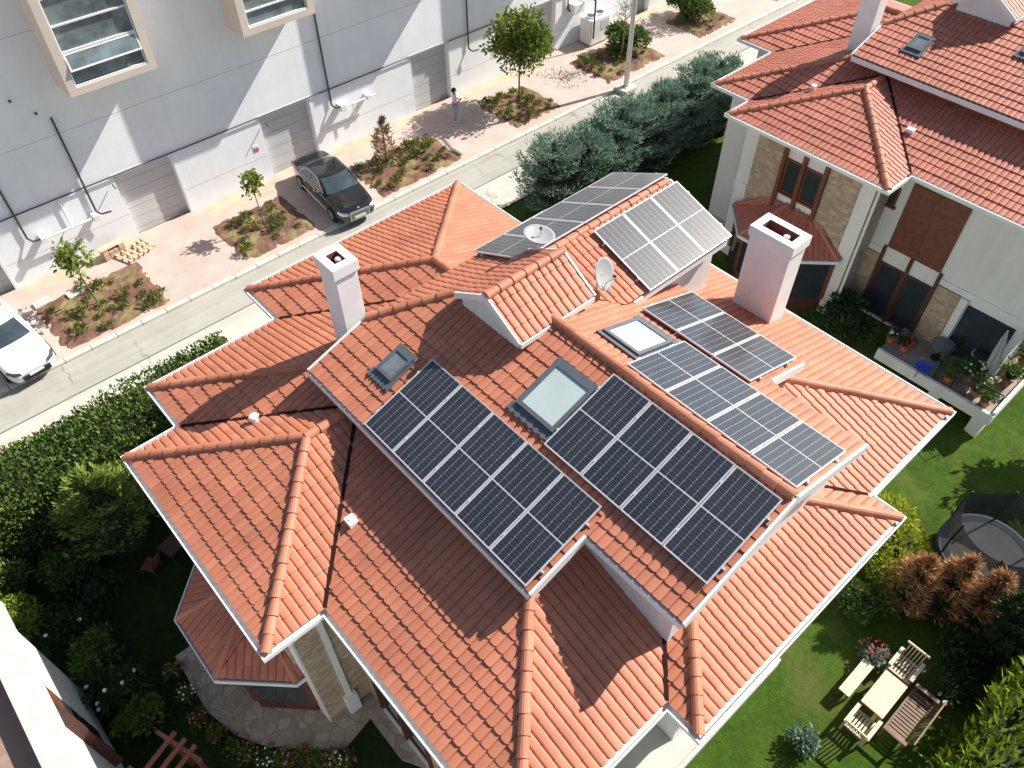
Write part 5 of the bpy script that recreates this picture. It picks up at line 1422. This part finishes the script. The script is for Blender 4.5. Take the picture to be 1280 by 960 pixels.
for k, (x, y, r, l) in enumerate(lst):
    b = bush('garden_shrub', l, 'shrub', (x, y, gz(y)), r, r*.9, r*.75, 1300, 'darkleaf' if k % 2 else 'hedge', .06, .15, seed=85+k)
    if k in (1, 3):
        m = MB()
        for _ in range(6 if k == 3 else 2):
            d = rnd_dir(); d.z = abs(d.z); m.blob((d.x*r*.8, d.y*r*.8, r*.75+d.z*r*.6), .06, .06, .04, 7, 5)
        m.build('blossom', 'whitef', b)
# flowers round the patio edge
for k in range(13):
    f = k/12
    pts = [(-1.25, 12.9), (-1.3, 11.2), (-.95, 9.9), (-.5, 9.2), (.2, 8.55), (.75, 8.0), (1.0, 7.75)]
    s = f*(len(pts)-1); i = min(len(pts)-2, int(s)); q = s-i
    x = pts[i][0]+(pts[i+1][0]-pts[i][0])*q; y = pts[i][1]+(pts[i+1][1]-pts[i][1])*q
    fl_ = ['pink', 'whitef', 'pink', 'red', None][k % 5]
    b = bush('flower_clump', 'low clump of garden flowers along the edge of the shaded patio', 'flowers', (x-.08, y-.08, gz(y)), .26, .26, .17, 260, 'hedge', .035, .10, 'flower clumps round the patio', seed=100+k, core=False)
    if fl_:
        m = MB()
        for _ in range(12):
            d = rnd_dir(); d.z = abs(d.z); m.blob((d.x*.25, d.y*.25, .17+d.z*.18), .03, .03, .022, 6, 4)
        m.build('blossom', fl_, b)
t = thing('garden_swing', 'wooden garden frame with red brown beams and pale seat boards at the bottom edge', 'garden frame', (-2.35, 9.75, -.45), .35)
for x in (-.45, .45):
    for y in (-.4, .4):
        m = MB(); m.box(x-.05, x+.05, y-.05, y+.05, 0, 2.0); m.build('post', 'wood', t)
for x in (-.45, .45):
    m = MB(); m.bar((x, -.7, 2.05), (x, .7, 2.05), .09, .10); m.build('beam', 'wood', t)
m = MB()
for k in range(3): m.box(-.65, .65, -.42+.32*k, -.30+.32*k, 2.105, 2.13)
m.build('roof_board', 'wood', t)
def small_chair(label, loc, rz):
    t = thing('patio_chair', label, 'chair', loc, rz, 'red brown chairs in the shaded garden')
    m = MB()
    for k in range(4): m.box(-.22, .22, -.22+.11*k, -.125+.11*k, .42, .445)
    m.build('seat', 'wood', t)
    m = MB()
    for k in range(4): m.bar((-.22, -.18+.12*k, .45), (-.34, -.18+.12*k, .95), .06, .015, (1, 0, 0))
    m.bar((-.34, -.24, .95), (-.34, .24, .95), .03, .05); m.build('backrest', 'wood', t)
    for sx in (-.2, .2):
        for sy in (-.2, .2):
            m = MB(); m.box(sx-.02, sx+.02, sy-.02, sy+.02, 0, .42); m.build('leg', 'wood', t)
small_chair('red brown wooden chair in the deep shade beside the small dark table', (-.35, 16.0, -.3), 2.2)
t = thing('side_table', 'small dark table in the deep shade under the roof edge', 'table', (.42, 16.1, -.3), .3)
m = MB(); m.box(-.3, .3, -.3, .3, .55, .58); m.build('table_top', 'wood2', t)
for sx in (-.25, .25):
    for sy in (-.25, .25):
        m = MB(); m.box(sx-.02, sx+.02, sy-.02, sy+.02, 0, .55); m.build('leg', 'wood2', t)
# porch pillar beside the bay
t = thing('porch_pillar', 'white porch pillar with a thick foot and a cross beam, beside the bay window', 'pillar', (1.86, 8.72, -.4))
m = MB(); m.box(-.07, .07, -.07, .07, .95, EZ+.2); m.build('shaft', 'white', t)
m = MB(); m.box(-.17, .17, -.17, .17, 0, .95); m.build('pedestal', 'white', t, bevel=.02)
m = MB(); m.box(-.4, .9, .075, .18, 3.1, 3.24); m.build('cross_beam', 'white', t)

# ------------------------------------------------------------------ person
def skin_body(name, joints, edges, radii, m_, parent, root=0, sub=2):
    me = bpy.data.meshes.new(name); me.from_pydata(joints, edges, []); me.materials.append(M[m_])
    o = bpy.data.objects.new(name, me); COL.objects.link(o); o.parent = parent
    sk = o.modifiers.new('skin', 'SKIN'); sk.use_smooth_shade = True
    lay = me.skin_vertices[0].data if me.skin_vertices else None
    if lay is None:
        bm = bmesh.new(); bm.from_mesh(me); bm.verts.layers.skin.verify(); bm.to_mesh(me); bm.free(); lay = me.skin_vertices[0].data
    for i, r in enumerate(radii):
        lay[i].radius = (r, r) if not isinstance(r, tuple) else r; lay[i].use_root = (i == root)
    s = o.modifiers.new('s', 'SUBSURF'); s.levels = s.render_levels = sub
    return o
pp = thing('person', 'person in white top and pale blue jeans standing by the grey shutter, holding a phone', 'person', (22.2, 29.35, .1), -2.3)
# faces local +y ; body
J = [(0, 0, .93), (0, .0, 1.10), (0, 0, 1.30), (0, -.01, 1.43), (0, 0, 1.50), (0, .015, 1.60), (0, .02, 1.69),
     (.19, 0, 1.40), (.25, -.04, 1.14), (.12, .20, 1.10), (-.19, 0, 1.40), (-.25, -.04, 1.14), (-.12, .20, 1.10),
     (.10, 0, .86), (.12, .02, .48), (.12, -.02, .08), (.13, .12, .04), (-.10, 0, .86), (-.11, .05, .48), (-.12, .0, .08), (-.13, .14, .04), (.05, .27, 1.13), (-.05, .27, 1.13)]
Ed = [(0, 1), (1, 2), (2, 3), (3, 4), (4, 5), (5, 6), (3, 7), (7, 8), (8, 9), (3, 10), (10, 11), (11, 12), (0, 13), (13, 14), (14, 15), (15, 16), (0, 17), (17, 18), (18, 19), (19, 20), (9, 21), (12, 22)]
Rd = [(.15, .10), (.13, .09), (.15, .10), (.10, .08), .052, .085, .09, .06, .042, .032, .06, .042, .032, .085, .058, .04, .035, .085, .058, .04, .035, .028, .028]
skin_body('body', J, Ed, Rd, 'skin', pp)
J2 = [(0, 0, .97), (0, 0, 1.12), (0, 0, 1.30), (0, -.01, 1.42), (.19, 0, 1.405), (.25, -.04, 1.15), (.17, .12, 1.11), (-.19, 0, 1.405), (-.25, -.04, 1.15), (-.17, .12, 1.11)]
skin_body('shirt', J2, [(0, 1), (1, 2), (2, 3), (3, 4), (4, 5), (5, 6), (3, 7), (7, 8), (8, 9)], [(.175, .125), (.155, .11), (.17, .118), (.115, .09), .075, .058, .05, .075, .058, .05], 'shirt', pp)
J3 = [(0, 0, .95), (.10, 0, .86), (.12, .02, .48), (.12, -.02, .12), (-.10, 0, .86), (-.11, .05, .48), (-.12, 0, .12)]
skin_body('jeans', J3, [(0, 1), (1, 2), (2, 3), (0, 4), (4, 5), (5, 6)], [(.165, .12), .105, .075, .06, .105, .075, .06], 'jeans', pp)
m = MB(); m.blob((0, 0, 1.665), .105, .118, .105, 14, 8, vmin=.42); m.blob((0, -.05, 1.62), .10, .085, .11, 12, 8); m.build('hair', 'hair', pp, smooth=True)
for sx in (-1, 1):
    m = MB(); m.blob((sx*.035, .098, 1.635), .014, .01, .012, 8, 6); m.build('eye', 'hair', pp)
    m = MB(); m.box(sx*.125-.045, sx*.125+.045, -.08, .20, 0, .07); m.build('shoe', 'whitef', pp, bevel=.02)
    for k in range(5):
        a = Vector((sx*(.03+.018*k), .285, 1.135)); b = a+Vector((-sx*.02, .055-.006*abs(k-2), .012)); m = MB(); m.cyl(a, b, .010, .008, 6); m.build('finger', 'skin', pp)
m = MB(); m.blob((0, .118, 1.61), .014, .02, .024, 8, 6); m.build('nose', 'skin', pp, smooth=True)
m = MB(); m.box(-.025, .025, .112, .118, 1.565, 1.573); m.build('mouth', 'pink', pp)
ph = MB(); ph.box(-.075, .075, -.045, .045, -.006, .006); o = ph.build('phone', 'rubber', None, (22.2+.32*math.sin(2.3), 29.35+.32*math.cos(2.3), .1+1.16), bevel=.004)
o.rotation_euler = (rad(35), 0, -2.3); tag(o, 'small dark phone held by the person in the white top', 'phone')

# ------------------------------------------------------------------ light, sky, camera
w = bpy.data.worlds.new('World'); S.world = w; w.use_nodes = True
nt = w.node_tree; bg = nt.nodes['Background']
sky = nt.nodes.new('ShaderNodeTexSky'); sky.sky_type = 'NISHITA'; sky.sun_disc = False
SUN = Vector((1.1, -.30, 1.0)).normalized()
sky.sun_elevation = math.asin(SUN.z); sky.sun_rotation = math.atan2(SUN.x, SUN.y)
sky.air_density = 1.0; sky.dust_density = 1.2; sky.ozone_density = 1.0
nt.links.new(sky.outputs[0], bg.inputs[0]); bg.inputs[1].default_value = SKYS
ld = bpy.data.lights.new('sun', 'SUN'); ld.energy = SUNS; ld.angle = rad(.5); ld.color = (1, .95, .87)
lo = bpy.data.objects.new('sun', ld); COL.objects.link(lo); lo.rotation_euler = SUN.to_track_quat('Z', 'Y').to_euler(); lo.location = (20, -20, 40)
cd = bpy.data.cameras.new('camera'); cam = bpy.data.objects.new('camera', cd); COL.objects.link(cam)
yaw, pit, rol = .850219, .844209, .012267
f = Vector((math.cos(pit)*math.cos(yaw), math.cos(pit)*math.sin(yaw), -math.sin(pit)))
r = Vector((math.sin(yaw), -math.cos(yaw), 0)); d = f.cross(r)
r2 = r*math.cos(rol)+d*math.sin(rol); d2 = -r*math.sin(rol)+d*math.cos(rol)
mw = Matrix((r2, -d2, -f)).transposed().to_4x4(); mw.translation = (0, 0, 21.3)
cam.matrix_world = mw
cd.sensor_fit = 'HORIZONTAL'; cd.sensor_width = 36; cd.lens = 994.387/1280*36; cd.clip_end = 1000; cd.clip_start = .1
S.camera = cam
S.view_settings.view_transform = 'Standard'; S.view_settings.look = 'None'; S.view_settings.gamma = 1; S.view_settings.use_curve_mapping = False
S.view_settings.exposure = EXPO
